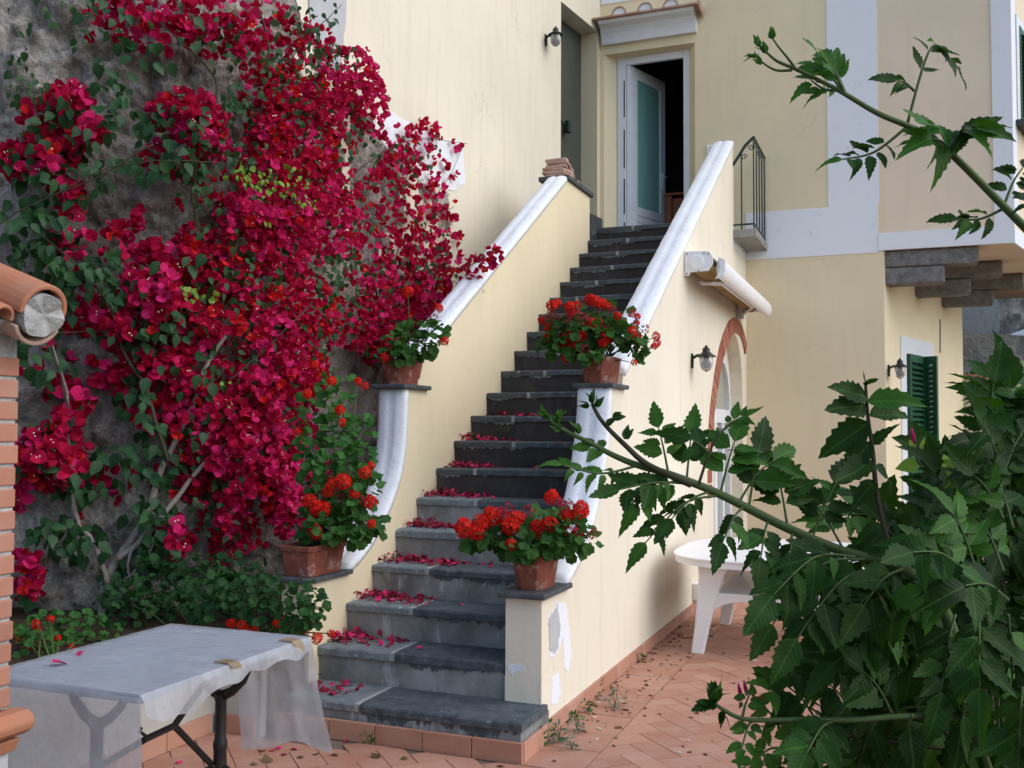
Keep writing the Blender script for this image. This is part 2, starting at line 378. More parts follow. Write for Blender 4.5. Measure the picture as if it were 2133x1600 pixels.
# floor tiles: herringbone at 45 degrees with a straight border along the stair wall
def clip(poly, a, b, c):   # keep a*x+b*y+c >= 0
    out = []
    for i in range(len(poly)):
        p, q = poly[i], poly[(i + 1) % len(poly)]; dp = a * p[0] + b * p[1] + c; dq = a * q[0] + b * q[1] + c
        if dp >= 0: out.append(p)
        if (dp >= 0) != (dq >= 0): t = dp / (dp - dq); out.append((p[0] + t * (q[0] - p[0]), p[1] + t * (q[1] - p[1])))
    return out
BX = -1.357; TW = .128; ca = cos(pi / 4)
tiles = []
for i in range(-70, 90):
    for j in range(-70, 90):
        t = (i - j) % 4
        if t == 0: c = [(i, j), (i + 2, j), (i + 2, j + 1), (i, j + 1)]
        elif t == 2: c = [(i, j - 1), (i + 1, j - 1), (i + 1, j + 1), (i, j + 1)]
        else: continue
        g = .0022
        mx, my = (c[0][0] + c[2][0]) / 2, (c[0][1] + c[2][1]) / 2
        q = []
        for (a, b) in c:
            a = a * TW + (g if a < mx else -g); b = b * TW + (g if b < my else -g)
            q.append((BX + (a - b) * ca, 5.198 + (a + b) * ca))
        cx_, cy_ = sum(p[0] for p in q) / 4, sum(p[1] for p in q) / 4
        if not (-3.4 < cx_ < 2.6 and 2.0 < cy_ < 12.2): continue
        if cy_ > 4.0 + .25 or cx_ > BX: q = clip(q, 1, 0, -BX - .002) if cy_ > 4.05 else q
        if cy_ < 4.6 and cx_ < BX: q = clip(q, 0, -1, 4.26)
        if len(q) < 3: continue
        if cx_ < -2.4 and cy_ > 3.9: q = clip(q, 0, -1, 4.138)
        q = clip(q, 1, 0, 3.232)
        if len(q) >= 3: tiles.append(q)
y = 4.27
while y < 11.3:
    tiles.append([(-1.659, y), (BX - .003, y), (BX - .003, y + .296), (-1.659, y + .296)]); y += .30
def inframe(p):
    q = Vector((p[0], p[1], 0)) - CAM; zc = q.dot(FW)
    if zc < .3: return None
    u, v = CX + F * q.dot(RI) / zc, CY - F * q.dot(UP) / zc
    return zc if -80 < u < IW + 80 and v < IH + 90 else None
sized = []; rest = []
for q in tiles:
    c = (sum(p[0] for p in q) / len(q), sum(p[1] for p in q) / len(q)); d = inframe(c)
    (sized if d else rest).append((d or 0, q))
sized.sort(key=lambda a: a[0])
for d, q in sized[:300]:
    h = .007 + rnd.uniform(-.0012, .0012)
    b = MB().prism([(p[0], p[1], -.002) for p in q], (0, 0, .002 + h)); o = b.build('tile', 'floor_tile'); o.parent = floor
b = MB()
for d, q in sized[300:] + rest: b.prism([(p[0], p[1], -.002) for p in q], (0, 0, .009 + rnd.uniform(-.001, .001)))
o = b.build('tiles', 'floor_tile'); o.parent = floor; o['kind'] = 'stuff'
# ---- skirting tiles along the stair wall
y = 4.66; k = 0
while y < 11.35:
    e = min(y + .32, 11.38); o = MB().box(-1.69, -1.661, y + .002, e - .002, .004, .085).build('skirting_tile', 'floor_tile', bevel=.003); o.parent = floor; y += .32

# ---- rock face
RP = [(-4.2, 10.2), (-3.98, 8.9), (-3.74, 8.42), (-3.83, 7.2), (-3.80, 6.3), (-3.72, 5.6), (-3.85, 5.05), (-4.1, 4.75), (-4.6, 4.45), (-5.4, 4.05), (-6.6, 3.2), (-7.6, 1.6), (-8.2, -.6)]
RT = [2.0, 2.9, 3.72, 3.80, 4.35, 6.2, 6.8, 7, 7, 7, 7, 6.5, 6]
def rseg(u):
    u = max(0, min(len(RP) - 1.001, u)); i = int(u); f = u - i
    g = f * f * (3 - 2 * f) * .4 + f * .6
    return (RP[i][0] * (1 - f) + RP[i + 1][0] * f, RP[i][1] * (1 - f) + RP[i + 1][1] * f, RT[i] * (1 - g) + RT[i + 1] * g, RP[i + 1][0] - RP[i][0], RP[i + 1][1] - RP[i][1])
def _segn(i):
    d = Vector((RP[i + 1][0] - RP[i][0], RP[i + 1][1] - RP[i][1], 0)).normalized(); return Vector((-d.y, d.x, 0))
RN = [(_segn(max(0, i - 1)) + _segn(min(len(RP) - 2, i))).normalized() for i in range(len(RP))]
def rock_pt(u, z):
    x, y, top, dx, dy = rseg(u); i = min(int(u), len(RP) - 2); f = u - i
    n = (RN[i] * (1 - f) + RN[i + 1] * f).normalized()
    p = Vector((x, y, z))
    amp = .45 if u < 4 else min(1, .45 + .55 * (u - 4) / 1.5)
    q = p + Vector((.25 * mnoise.noise(p * 1.7), .25 * mnoise.noise(p * 1.7 + Vector((9, 2, 4))), .2 * mnoise.noise(p * 1.7 + Vector((3, 7, 1)))))
    cell = mnoise.voronoi(Vector((q.x * 1.5, q.y * 1.5, q.z * 1.9)))[0]; cell2 = mnoise.voronoi(q * 4.6)[0]
    d = .13 * mnoise.fractal(p * .8, .9, 2.1, 4) - .16 * cell[0] + .14 * min(.35, cell[1] - cell[0]) - .085 * cell2[0] + .05 * mnoise.fractal(p * 7.0, .7, 2.1, 5) + .022 * mnoise.fractal(p * 24.0, .6, 2.1, 4)
    d = (d + .06) * amp
    lean = -.10 * max(0, z - 1.0) if u > 3.5 else -.03 * z
    return p + n * (d + lean)
def rock():
    NU, NV = 460, 280; vs = []; fs = []
    for i in range(NU + 1):
        u = (len(RP) - 1.002) * i / NU; top = rseg(u)[2] + .25 * mnoise.noise(Vector((u * 2.3, 3, 0))) + .12 * mnoise.noise(Vector((u * 9, 3, 0)))
        for j in range(NV + 1):
            vs.append(rock_pt(u, -.2 + (top + .2) * j / NV))
        b = Vector(vs[-1]); x, y, t_, dx, dy = rseg(u); vs.append(b + Vector((-1.2, .8, .15)))
    W_ = NV + 2
    for i in range(NU):
        for j in range(NV + 1): fs.append((i * W_ + j, (i + 1) * W_ + j, (i + 1) * W_ + j + 1, i * W_ + j + 1))
    o = MB().raw(vs, fs).build('rock_face', 'rock', smooth=True); struct(o)
    return o
rock()
def rock_hit(px, py):
    """forward depth along the sight line where it meets the rock's plan line"""
    r = ray(px, py); best = None
    for i in range(len(RP) - 1):
        a, b = RP[i], RP[i + 1]; dx, dy = b[0] - a[0], b[1] - a[1]
        det = r.x * (-dy) + r.y * dx
        if abs(det) < 1e-9: continue
        t = (a[0] * (-dy) + a[1] * dx) / det; s_ = (r.x * a[1] - r.y * a[0]) / det
        s_ = (t * r.x - a[0]) / dx if abs(dx) > abs(dy) else (t * r.y - a[1]) / dy
        if t > 0 and -.02 <= s_ <= 1.02 and (best is None or t < best): best = t
    if best is None: return 6.0
    z = CH + r.z * best; return best + .05 * max(0, z - 1.0)
# ---- planting bed in front of the rock
struct(MB().prism([(-7, .5, -.02), (-3.30, .5, -.02), (-3.30, 4.21, -.02), (-2.975, 4.21, -.02), (-2.975, 4.54, -.02), (-3.14, 4.56, -.02), (-3.14, 6.2, -.02), (-7, 6.2, -.02)], (0, 0, .48)).build('planting_bed', 'soil'))
bedwall = empty('planter_wall', (-3.27, 3.0, 0), 'low grey plastered wall of the planting bed behind the covered table', 'wall')
MB().prism([(-3.25, .5, 0), (-3.25, 4.16, 0), (-2.975, 4.16, 0), (-2.975, 4.208, 0), (-3.298, 4.208, 0), (-3.298, .5, 0)], (0, 0, .50)).build('wall', 'bed_plaster', bedwall)
yy = .6
while yy < 4.1:
    MB().box(-3.255, -3.236, yy + .002, min(yy + .32, 4.145) - .002, .004, .10).build('skirting_tile', 'floor_tile', bedwall, bevel=.003); yy += .32
MB().box(-3.234, -3.0, 4.142, 4.164, .004, .098).build('skirting_tile', 'floor_tile', bedwall, bevel=.003)
XR = -1.675; XRI = -1.865; XLO = XL - .175
# ================================================================== STAIRCASE
stair = empty('staircase', (-2.4, 4.35, 0), 'steep grey stone staircase with white-coped cream parapets rising to the open door', 'staircase')
def fy(k): return YS + k * TR
def ragged(x0, x1, ytop, z1, dmin, dmax, y, seed, step=.006):
    """thin coat with an uneven lower edge on a riser"""
    r = random.Random(seed); n = int((x1 - x0) / step); up_ = []; lo = []
    for i in range(n + 1):
        x = x0 + (x1 - x0) * i / n; v = max(0, .32 + .42 * mnoise.fractal(Vector((x * 5, seed * 1.7, 0)), .6, 2.3, 3) + .42 * mnoise.noise(Vector((x * 46, seed, 3))) + .25 * mnoise.noise(Vector((x * 110, seed, 9))))
        e = min(1, i / 9, (n - i) / 9); up_.append((x, y, z1)); lo.append((x, y, z1 - max(.004, (dmin + (dmax - dmin) * v)) * (.3 + .7 * e)))
    b = MB()
    vs = up_ + lo + [(p[0], p[1] + .02, p[2]) for p in up_] + [(p[0], p[1] + .02, p[2]) for p in lo]; m = n + 1
    fs = [(i, m + i, m + i + 1, i + 1) for i in range(n)] + [(m + i, 3 * m + i, 3 * m + i + 1, m + i + 1) for i in range(n)]
    return b.raw(vs, fs)
for k in range(1, 21):
    r = random.Random(k); y0 = fy(k); y1 = fy(k + 1) if k < 20 else YB - .003; z = k * RS; th = .042 + r.uniform(-.003, .006)
    xr = XRI - .002; xl = XL + .002; xj = -2.55 + r.uniform(-.05, .05) if k < 6 else -2.62 + r.uniform(-.08, .12)
    if k == 1: y0 = 4.297; xr = -1.648
    lowz = 0.0 if k == 1 else (k - 1) * RS - .05
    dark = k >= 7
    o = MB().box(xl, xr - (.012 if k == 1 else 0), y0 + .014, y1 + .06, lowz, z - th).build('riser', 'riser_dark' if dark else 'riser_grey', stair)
    t = r.uniform(-.004, .004)
    def slab(xa, xb, ya, yb, za, zb, m_):
        n = max(6, int((xb - xa) / .022)); vs = []; fs = []
        for i in range(n + 1):
            x = xa + (xb - xa) * i / n; j = lambda q, f=40: mnoise.noise(Vector((x * f, k * 7.3, q))); ch = max(0, mnoise.noise(Vector((x * 13, k * 3.1, 1))) - .25) * .03
            vs += [(x, ya + .004 * j(1) + ch * .3, za + .003 * j(2)), (x, ya + .004 * j(3) + ch * .2, zb - .010 + .003 * j(4) - ch * .5), (x, ya + .007 + .004 * j(5) + ch, zb - .002 + .002 * j(6) - ch * .2), (x, ya + .05, zb + .0015 * j(7, 18)), (x, yb, zb), (x, yb, za)]
        for i in range(n):
            for q in range(6): fs.append((i * 6 + q, i * 6 + (q + 1) % 6, (i + 1) * 6 + (q + 1) % 6, (i + 1) * 6 + q))
        fs += [tuple(range(6)), tuple(n * 6 + q for q in range(6))]
        return MB().raw(vs, fs).build('tread_slab', m_, stair)
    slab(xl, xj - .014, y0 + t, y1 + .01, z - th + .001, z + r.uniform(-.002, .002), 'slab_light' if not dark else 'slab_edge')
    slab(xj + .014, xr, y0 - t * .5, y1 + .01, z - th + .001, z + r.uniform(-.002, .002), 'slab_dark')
    MB().box(xj - .014, xj + .014, y0 + .006, y1 + .01, z - th + .001, z - .003).build('tread_joint', 'mortar_line', stair)
    if not dark:
        ragged(xj + .02, xr - .004, y0, z - th + .004, .0, .060 if k > 1 else .080, y0 + .010, k * 3.1).build('worn_edge', 'slab_dark', stair)
        ragged(xl + .01, xj - .05, y0, z - th + .004, .0, .03, y0 + .011, k * 5.3).build('worn_edge', 'slab_light', stair)
    else:
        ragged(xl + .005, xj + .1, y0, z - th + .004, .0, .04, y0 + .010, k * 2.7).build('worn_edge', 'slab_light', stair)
MB().box(-3.62, XRI, fy(20) + .3, YB - .004, LZ - .4, LZ - .004).build('landing_slab', 'slab_dark', stair)
# tile strip at the foot of the first step
xs = [-2.99, -2.655, -2.40, -2.145, -1.89, -1.638]
for i in range(5):
    MB().box(xs[i] + .002, xs[i + 1] - .002, 4.272, 4.296, .002, .098).build('foot_tile', 'floor_tile', stair, bevel=.003)
MB().box(-1.652, -1.636, 4.298, 4.62, .002, .096).build('foot_tile', 'floor_tile', stair, bevel=.003)

def sweep(path, x0, x1, h0, h1, name, seed):
    """rounded coping over a (y, z) path"""
    pts = [Vector((0, p[0], p[1])) for p in path]; fine = []
    for i in range(len(pts) - 1):
        n = max(2, int((pts[i + 1] - pts[i]).length / .06))
        for k in range(n): fine.append(pts[i].lerp(pts[i + 1], k / n))
    fine.append(pts[-1]); N = 14; vs = []; fs = []
    sm = fine[:]
    for _ in range(3): sm = [sm[0]] + [(sm[i - 1] + sm[i] * 2 + sm[i + 1]) / 4 for i in range(1, len(sm) - 1)] + [sm[-1]]
    for i, p in enumerate(sm):
        t = (sm[min(i + 1, len(sm) - 1)] - sm[max(i - 1, 0)]).normalized(); nn = Vector((0, -t.z, t.y))
        for k in range(N + 1):
            a = pi * k / N; x = (x0 + x1) / 2 - cos(a) * (x1 - x0) / 2; h = h0 + (h1 - h0) * sin(a) ** .6 - (.012 * max(0, 1 - abs(k - N / 2) / 1.2))
            q = p + nn * (h + .006 * mnoise.noise(Vector((x * 9 + seed, p.y * 7, p.z * 7)))); vs.append((x, q.y, q.z))
        vs.append((x1 - .004, *(p - nn * .02).yz)); vs.append((x0 + .004, *(p - nn * .02).yz))
    Wd = N + 3
    for i in range(len(sm) - 1):
        for k in range(Wd): fs.append((i * Wd + k, i * Wd + (k + 1) % Wd, (i + 1) * Wd + (k + 1) % Wd, (i + 1) * Wd + k))
    fs += [tuple(range(Wd)), tuple((len(sm) - 1) * Wd + k for k in range(Wd))]
    return MB().raw(vs, fs).build(name, 'whitewash', stair, smooth=True)
# right parapet: wall (with the arched opening) and copings
SR = (4.536 - 1.90) / (10.47 - 6.17)
pr_low = [(4.99, .71), (5.13, .765), (5.29, .85), (5.44, .965), (5.57, 1.10), (5.68, 1.26), (5.77, 1.45), (5.82, 1.62), (5.835, 1.775)]
pr_up = [(6.14, 1.90 - .02), (10.50, 4.545)]
arch_in = [(9.30, 1.0), (9.33, 1.45), (9.42, 1.75), (9.58, 2.0), (9.82, 2.24), (10.1, 2.42), (10.38, 2.53), (10.6, 2.545), (10.8, 2.47), (10.95, 2.33), (11.05, 2.15), (11.08, 1.9), (11.08, 1.0)]
prof = [(4.627, 0)] + [(4.627, .69)] + pr_low + [(6.10, 1.775)] + pr_up + [(10.56, 4.545), (10.56, LZ), (YB - .003, LZ), (YB - .003, 0), (11.08, 0)] + arch_in[::-1] + [(9.30, 0)]
wallr = MB().prism([(XR, p[0], p[1]) for p in prof], (XRI - XR, 0, 0)).build('parapet_wall', 'plaster_pale', stair)
sweep(pr_low, XRI - .012, XR + .012, .004, .045, 'coping', 1.0)
sweep(pr_up, XRI - .014, XR + .014, .004, .044, 'coping', 2.0)
# left parapet
pl_low = [(4.93, .715), (5.10, .785), (5.25, .885), (5.38, 1.0), (5.49, 1.13), (5.57, 1.27), (5.61, 1.45), (5.625, 1.775)]
pl_up = [(5.80, 1.965), (8.80, 3.875)]
prof = [(4.55, 0), (4.55, .70)] + pl_low + [(5.78, 1.775)] + pl_up + [(9.55, 3.875), (9.55, 0)]
MB().prism([(XL, p[0], p[1]) for p in prof], (XLO - XL, 0, 0)).build('parapet_wall', 'plaster', stair)
sweep(pl_low, XLO - .012, XL + .012, .004, .04, 'coping', 3.0)
sweep(pl_up, XLO - .012, XL + .014, .004, .042, 'coping', 4.0)
# slate slabs that carry the pots and the sill at the top
for (x0, x1, y0, y1, z) in ((XLO - .03, XL + .03, 4.50, 4.95, .70), (XRI - .03, XR + .03, 4.585, 5.03, .69), (XLO - .035, XL + .035, 5.53, 5.92, 1.777), (XRI - .035, XR + .035, 5.775, 6.16, 1.777)):
    MB().box(x0, x1, y0, y1, z, z + .028).build('slate_slab', 'slate', stair, bevel=.007)
MB().box(XLO - .1, XL + .03, 8.79, 9.60, 3.876, 3.92).build('slate_slab', 'slate', stair, bevel=.006)
# flaked plaster on the pillar: patches of grey render and white undercoat
def blob(cx_, cz_, pts, d, mat, name='flaked_patch', axis='x', base=0, parent=None, seed=0):
    q = []; n = len(pts)
    for i in range(n):
        a, b = Vector((*pts[i], 0)), Vector((*pts[(i + 1) % n], 0))
        for k in range(14):
            p = a.lerp(b, k / 14); g_ = lambda o_: .012 * mnoise.noise(Vector((p.x * 30 + o_, p.y * 30, seed))) + .010 * mnoise.noise(Vector((p.x * 95 + o_, p.y * 95, seed))) + .004 * mnoise.noise(Vector((p.x * 300 + o_, p.y * 300, seed)))
            q.append((p.x + g_(0), p.y + g_(9)))
    if axis == 'x': P = [(base - .004, a, b) for a, b in q]; D = (d + .004, 0, 0)
    else: P = [(a, base + .004, b) for a, b in q]; D = (0, -d - .004, 0)
    return MB().prism(P, D).build(name, mat, parent or stair)
def pxr(px, py): v = onx(px, py, XR); return (v.y, v.z)
blob(0, 0, [pxr(*p) for p in ((1144, 1285), (1160, 1255), (1178, 1255), (1184, 1300), (1190, 1360), (1184, 1400), (1176, 1395), (1172, 1330), (1160, 1360), (1145, 1370))], .002, 'white_band', base=XR, seed=1)
blob(0, 0, [pxr(*p) for p in ((1143, 1290), (1160, 1262), (1166, 1300), (1162, 1350), (1152, 1365), (1144, 1350))], .0035, 'plaster_grey', base=XR, seed=2)
blob(0, 0, [pxr(*p) for p in ((1150, 1410), (1164, 1402), (1168, 1440), (1160, 1468), (1148, 1465))], .002, 'white_band', base=XR, seed=3)
def pyf(px, py): v = ony(px, py, 4.627); return (v.x, v.z)
blob(0, 0, [pyf(*p) for p in ((1056, 1382), (1090, 1386), (1092, 1400), (1075, 1398), (1068, 1408), (1058, 1398))], .002, 'white_band', axis='y', base=4.627, seed=4)
MB().box(XRI - .004, XRI + .05, 4.629, 4.66, .181, .30).build('corner_render', 'plaster', stair)
# arch of bricks on the wall
arch_out = [(9.0, .9), (9.0, 1.2), (9.02, 1.5), (9.17, 1.80), (9.35, 2.05), (9.59, 2.30), (9.86, 2.485), (10.2, 2.64), (10.56, 2.715), (10.92, 2.70), (11.15, 2.62), (11.31, 2.50), (11.38, 2.40)]
def resample(pts, step):
    P = [Vector((p[0], p[1], 0)) for p in pts]; out = [P[0]]; acc = 0
    for i in range(len(P) - 1):
        L = (P[i + 1] - P[i]).length; d = step - acc
        while d <= L: out.append(P[i].lerp(P[i + 1], d / L)); d += step
        acc = (acc + L) % step if (acc + L) >= step else acc + L
    return out
rs = resample(arch_out, .135)
for i in range(len(rs) - 1):
    a, b = rs[i], rs[i + 1]; t = (b - a).normalized(); n = Vector((t.y, -t.x, 0)); wd = .19 * (1 - .3 * max(0, (a.x - 9.6) / 1.8)); w2 = wd + rnd.uniform(-.006, .006)
    a2, b2 = a + t * .008, b - t * .008; q = [a2, b2, b2 + n * w2, a2 + n * w2]
    MB().prism([(XR - .01, v.x, v.y) for v in q], (.024 + rnd.uniform(-.004, .004), 0, 0)).build('brick', 'arch_brick', wallr, bevel=.006)

# ================================================================== HOUSE
house = empty('house', (-1.9, YB, 0), 'cream plastered two-storey house with white bands behind the staircase', 'house')
def wall(name, b, m='plaster', parent=None, **k): return b.build(name, m, parent or house, **k)
dl, dr_, dt = ony(1258, 300, YB).x, ony(1448, 300, YB).x, ony(1258, 115, YB).z    # splayed door opening, outer
fl, fr_, ft = ony(1285, 300, YB + .14).x, ony(1437, 300, YB + .14).x, ony(1360, 113, YB + .14).z   # door frame
wall('wall', MB().box(-3.95, dl, YB, YB + .3, 0, 8.2)); wall('wall', MB().box(dl, dr_, YB, YB + .3, dt, 8.2)); wall('wall', MB().box(dl, dr_, YB, YB + .3, 0, LZ - .006))
wall('wall', MB().box(dr_, -.2105, YB, YB + .3, 0, 8.2))
wall('door_reveal', MB().raw([(dl, YB, LZ), (fl, YB + .14, LZ), (fl, YB + .14, ft), (dl, YB, dt), (dr_, YB, LZ), (fr_, YB + .14, LZ), (fr_, YB + .14, ft), (dr_, YB, dt)], [(0, 1, 2, 3), (4, 7, 6, 5), (3, 2, 6, 7)]), 'plaster', fix=False)
# white bands
bz1, bz0 = ony(1600, 441, YB).z, ony(1700, 533.5, YB).z
pL, pR, pB = ony(1723, 200, YB).x, ony(1829, 200, YB).x, ony(2067, 230, YB).x
MB().box(-1.672, -.262, YB - .006, YB + .01, bz0, bz1).build('white_band', 'white_band', house)
MB().box(pL, pR, YB - .0055, YB + .01, bz1 + .0005, 8.0).build('white_pilaster', 'white_band', house)
tb = ony(1290, 5, YB).z
MB().box(-3.38, pL - .002, YB - .008, YB + .01, tb, tb + .3).build('white_band', 'white_band', house)
MB().box(XRI, XR + .005, 10.57, YB - .001, bz0, LZ - .02).build('white_band', 'white_band', house)
# upper bay overhanging to the right
RWd = Vector((sin(radians(16)), cos(radians(16)), 0)); RWn = Vector((RWd.y, -RWd.x, 0)); RW0 = Vector((-.212, YB, 0))
bxR = ony(2110, 400, YB).x; bzb = ony(1980, 513, YB).z
wall('bay_wall', MB().prism([(-.21, YB, bzb), (bxR, YB, bzb), Vector((bxR, YB, bzb)) + RWd * 5, Vector((-.21, YB, bzb)) + RWd * 5], (0, 0, 5)), 'plaster_bay')
bpz = ony(1950, 478.5, YB).z
MB().box(-.262, bxR + .004, YB - .012, YB + .01, bzb - .002, bpz).build('white_band', 'white_band', house)
MB().box(pB, bxR + .004, YB - .0115, YB + .01, bpz + .0005, 8.2).build('white_pilaster', 'white_band', house)
MB().obox(Vector((bxR, YB, 0)) + RWd * 2.5 + Vector((0, 0, bzb + .075)), RWd * 2.5, RWn * .012, (0, 0, .08)).build('white_band', 'white_band', house)
MB().obox(Vector((bxR, YB, 5.9)) + RWd * .11, RWd * .10, RWn * .010, (0, 0, 2.2)).build('white_pilaster', 'white_band', house)
# the bay's side window with closed green shutters
wz0, wz1 = onplane(2125, 255, (bxR, YB), RWd).z, onplane(2122, 60, (bxR, YB), RWd).z
wc = onplane(2119, 200, (bxR, YB), RWd); wc = Vector((wc.x, wc.y, 0))
MB().obox(wc + RWd * .55 + Vector((0, 0, (wz0 + wz1) / 2)), RWd * .62, RWn * .02, (0, 0, (wz1 - wz0) / 2 + .09)).build('window_surround', 'white_paint', house)
sh = MB().obox(wc + RWd * .56 + Vector((0, 0, (wz0 + wz1) / 2)), RWd * .5, RWn * .03, (0, 0, (wz1 - wz0) / 2)).build('shutter', 'shutter_green', house)
for i in range(22):
    z = wz0 + .08 + i * (wz1 - wz0 - .16) / 21
    MB().obox(wc + RWd * .56 + Vector((0, 0, z)) + RWn * .036, RWd * .44, (RWn + Vector((0, 0, -.8))).normalized() * .022, (RWn * .8 + Vector((0, 0, 1))).normalized() * .004).build('slat', 'shutter_green', sh)
MB().obox(wc + RWd * .5 + Vector((0, 0, wz0 - .07)) + RWn * .05, RWd * .66, RWn * .09, (0, 0, .025)).build('window_sill', 'slate', house)
# lower right wall
def rw(px, py): return onplane(px, py, RW0, RWd)
RWE = rw(2005, 700); sE = (Vector((RWE.x, RWE.y, 0)) - RW0).length
wall('side_wall', MB().prism([RW0, RW0 + RWd * sE, RW0 + RWd * sE - RWn * .4, RW0 - RWn * .4 + RWd * .5], (0, 0, bzb - .004)), 'plaster')
MB().obox(RW0 + RWd * (sE - .5) + Vector((0, 0, rw(1990, 612).z + .12)), RWd * .5, RWn * .008, (0, 0, .10)).build('white_band', 'white_band', house)
# corbels under the bay
for i, s_ in enumerate((.02, 1.15, 2.3)):
    p = RW0 + RWd * s_; x0 = p.x - .02; y0 = p.y + (.02 if i == 0 else 0)
    o = MB().box(x0, x0 + .95, y0, y0 + .24, bzb - .185, bzb - .006); o.build('corbel_stone', 'corbel', house, bevel=.02)
    o = MB().box(x0 + .003, x0 + .62, y0 + .004, y0 + .235, bzb - .375, bzb - .188); o.build('corbel_stone', 'corbel', house, bevel=.022)
# French window with surround and shutters on the lower right wall
def rws(px): v = rw(px, 800); return (Vector((v.x, v.y, 0)) - RW0).length
s0, s1, s2 = rws(1876), rws(1887), rws(1945); zt = rw(1880, 700).z; zi = rw(1890, 737).z
def rwbox(sa, sb, z0, z1, d0, d1, name, m, parent=None, **k):
    return MB().obox(RW0 + RWd * (sa + sb) / 2 + RWn * (d0 + d1) / 2 + Vector((0, 0, (z0 + z1) / 2)), RWd * (sb - sa) / 2, RWn * (d1 - d0) / 2, (0, 0, (z1 - z0) / 2)).build(name, m, parent or house, **k)
rwbox(s0, s1, .02, zt, -.01, .012, 'window_surround', 'white_paint'); rwbox(s1 + .001, s2, zi, zt - .001, -.01, .0115, 'window_surround', 'white_paint')
rwbox(s1, s2 - .1, .02, zi - .001, -.05, .004, 'window_glass', 'car_glass')
def shutter(org, dx, dn, wdt, z0, z1, nm):
    s = MB(); c = lambda a, b, z_: org + dx * a + dn * b + Vector((0, 0, z_))
    for a0, a1, b0, b1 in ((0, .055, z0, z1), (wdt - .055, wdt, z0, z1), (.055, wdt - .055, z1 - .09, z1), (.055, wdt - .055, z0, z0 + .12), (.055, wdt - .055, (z0 + z1) / 2 - .04, (z0 + z1) / 2 + .04)):
        s.obox(c((a0 + a1) / 2, 0, (b0 + b1) / 2), dx * (a1 - a0) / 2, dn * .019, (0, 0, (b1 - b0) / 2))
    o = s.build(nm, 'shutter_green', house)
    n = int((z1 - z0 - .3) / .058)
    for i in range(n):
        z_ = z0 + .14 + (i + .5) * (z1 - z0 - .25) / n
        if abs(z_ - (z0 + z1) / 2) < .06: continue
        MB().obox(c(wdt / 2, 0, z_), dx * (wdt / 2 - .05), (dn * .026 + Vector((0, 0, -.022))), (dn * .003 + Vector((0, 0, .004)))).build('slat', 'shutter_green', o)
    return o
sA = rws(1888); sH = rws(1918)
shutter(RW0 + RWd * sA + RWn * .03, RWd, RWn, sH - sA, .06, zi - .004, 'shutter')
hinge = RW0 + RWd * sH + RWn * .05; dopen = (RWn * .93 - RWd * .22).normalized()
best = min((abs((lambda q: CX + F * q.dot(RI) / q.dot(FW))(hinge + dopen * l - CAM) - 1957), l) for l in [x * .01 for x in range(15, 90)])[1]
shutter(hinge, dopen, Vector((dopen.y, -dopen.x, 0)), best, .06, zi - .004, 'shutter')
# thin wire on the wall
w0, w1 = rw(1957, 665), rw(1957, 735)
MB().tube([w0 + RWn * .008, (w0 + w1) / 2 + RWn * .01, w1 + RWn * .008], .006, 6).build('wall_wire', 'iron_black', house)

# door frame, leaf and the dark room
yf = YB + .14
def fb(px0, px1, z0, z1, d0=0, d1=.05): return MB().box(ony(px0, 300, yf).x, ony(px1, 300, yf).x, yf + d0, yf + d1, z0, z1)
zd = ony(1360, 128, yf).z
fb(1286, 1304, LZ, ft, -.005).build('door_frame', 'white_paint', house, bevel=.004)
fb(1305, 1313, LZ, zd, .012).build('door_frame', 'white_paint', house, bevel=.003)
fb(1424, 1437, LZ, ft, -.005).build('door_frame', 'white_paint', house, bevel=.004)
fb(1304.2, 1423.8, zd, ft - .001, -.004).build('door_frame', 'white_paint', house, bevel=.004)
for z0, z1 in ((3.75, 4.02), (4.12, 4.55), (4.68, 5.15), (5.3, 5.75)):
    fb(1299.5, 1302, z0, z1, -.008, 0).build('hinge_slot', 'dark_plastic', house)
hx = ony(1314, 300, yf + .04).x; hp = Vector((hx, yf + .05, 0))
def leafend(a): return hp + Vector((cos(a), sin(a), 0)) * .74
def pxo(p): q = p - CAM; return CX + F * q.dot(RI) / q.dot(FW)
ang = min((abs(pxo(leafend(radians(a)) + Vector((0, 0, 5))) - 1382), a) for a in range(20, 90))[1]
dx = Vector((cos(radians(ang)), sin(radians(ang)), 0)); dn = Vector((dx.y, -dx.x, 0)); lz1 = zd - .01; lz0 = LZ + .01
door = MB()
c = lambda a, b, z_: hp + dx * a + dn * b + Vector((0, 0, z_))
for a0, a1, z0, z1 in ((0, .11, lz0, lz1), (.63, .74, lz0, lz1), (.11, .63, lz1 - .14, lz1), (.11, .63, lz0, lz0 + .10), (.11, .63, lz0 + .52, lz0 + .62)):
    door.obox(c((a0 + a1) / 2, 0, (z0 + z1) / 2), dx * (a1 - a0) / 2, dn * .022, (0, 0, (z1 - z0) / 2))
door = door.build('door_leaf', 'white_paint', house)
MB().obox(c(.37, 0, (lz0 + .62 + lz1 - .14) / 2), dx * .262, dn * .006, (0, 0, (lz1 - .14 - lz0 - .62) / 2 + .003)).build('glass_pane', 'door_glass', door)
for i in range(5):
    z0 = lz0 + .10 + i * .084
    MB().obox(c(.37, 0, z0 + .042), dx * .262, dn * .014, (0, 0, .039)).build('door_board', 'white_paint', door)
MB().obox(c(.685, .03, lz0 + 1.05), dx * .018, dn * .008, (0, 0, .11)).build('handle_plate', 'grey_plastic', door)
MB().tube([c(.685, .03, lz0 + 1.09), c(.685, .075, lz0 + 1.09), c(.60, .08, lz0 + 1.085)], .009, 8).build('door_handle', 'grey_plastic', door)
MB().box(fl - .9, fr_ + .8, YB + .301, YB + 3.2, LZ - .12, LZ - .02).build('room_floor', 'wood', house)
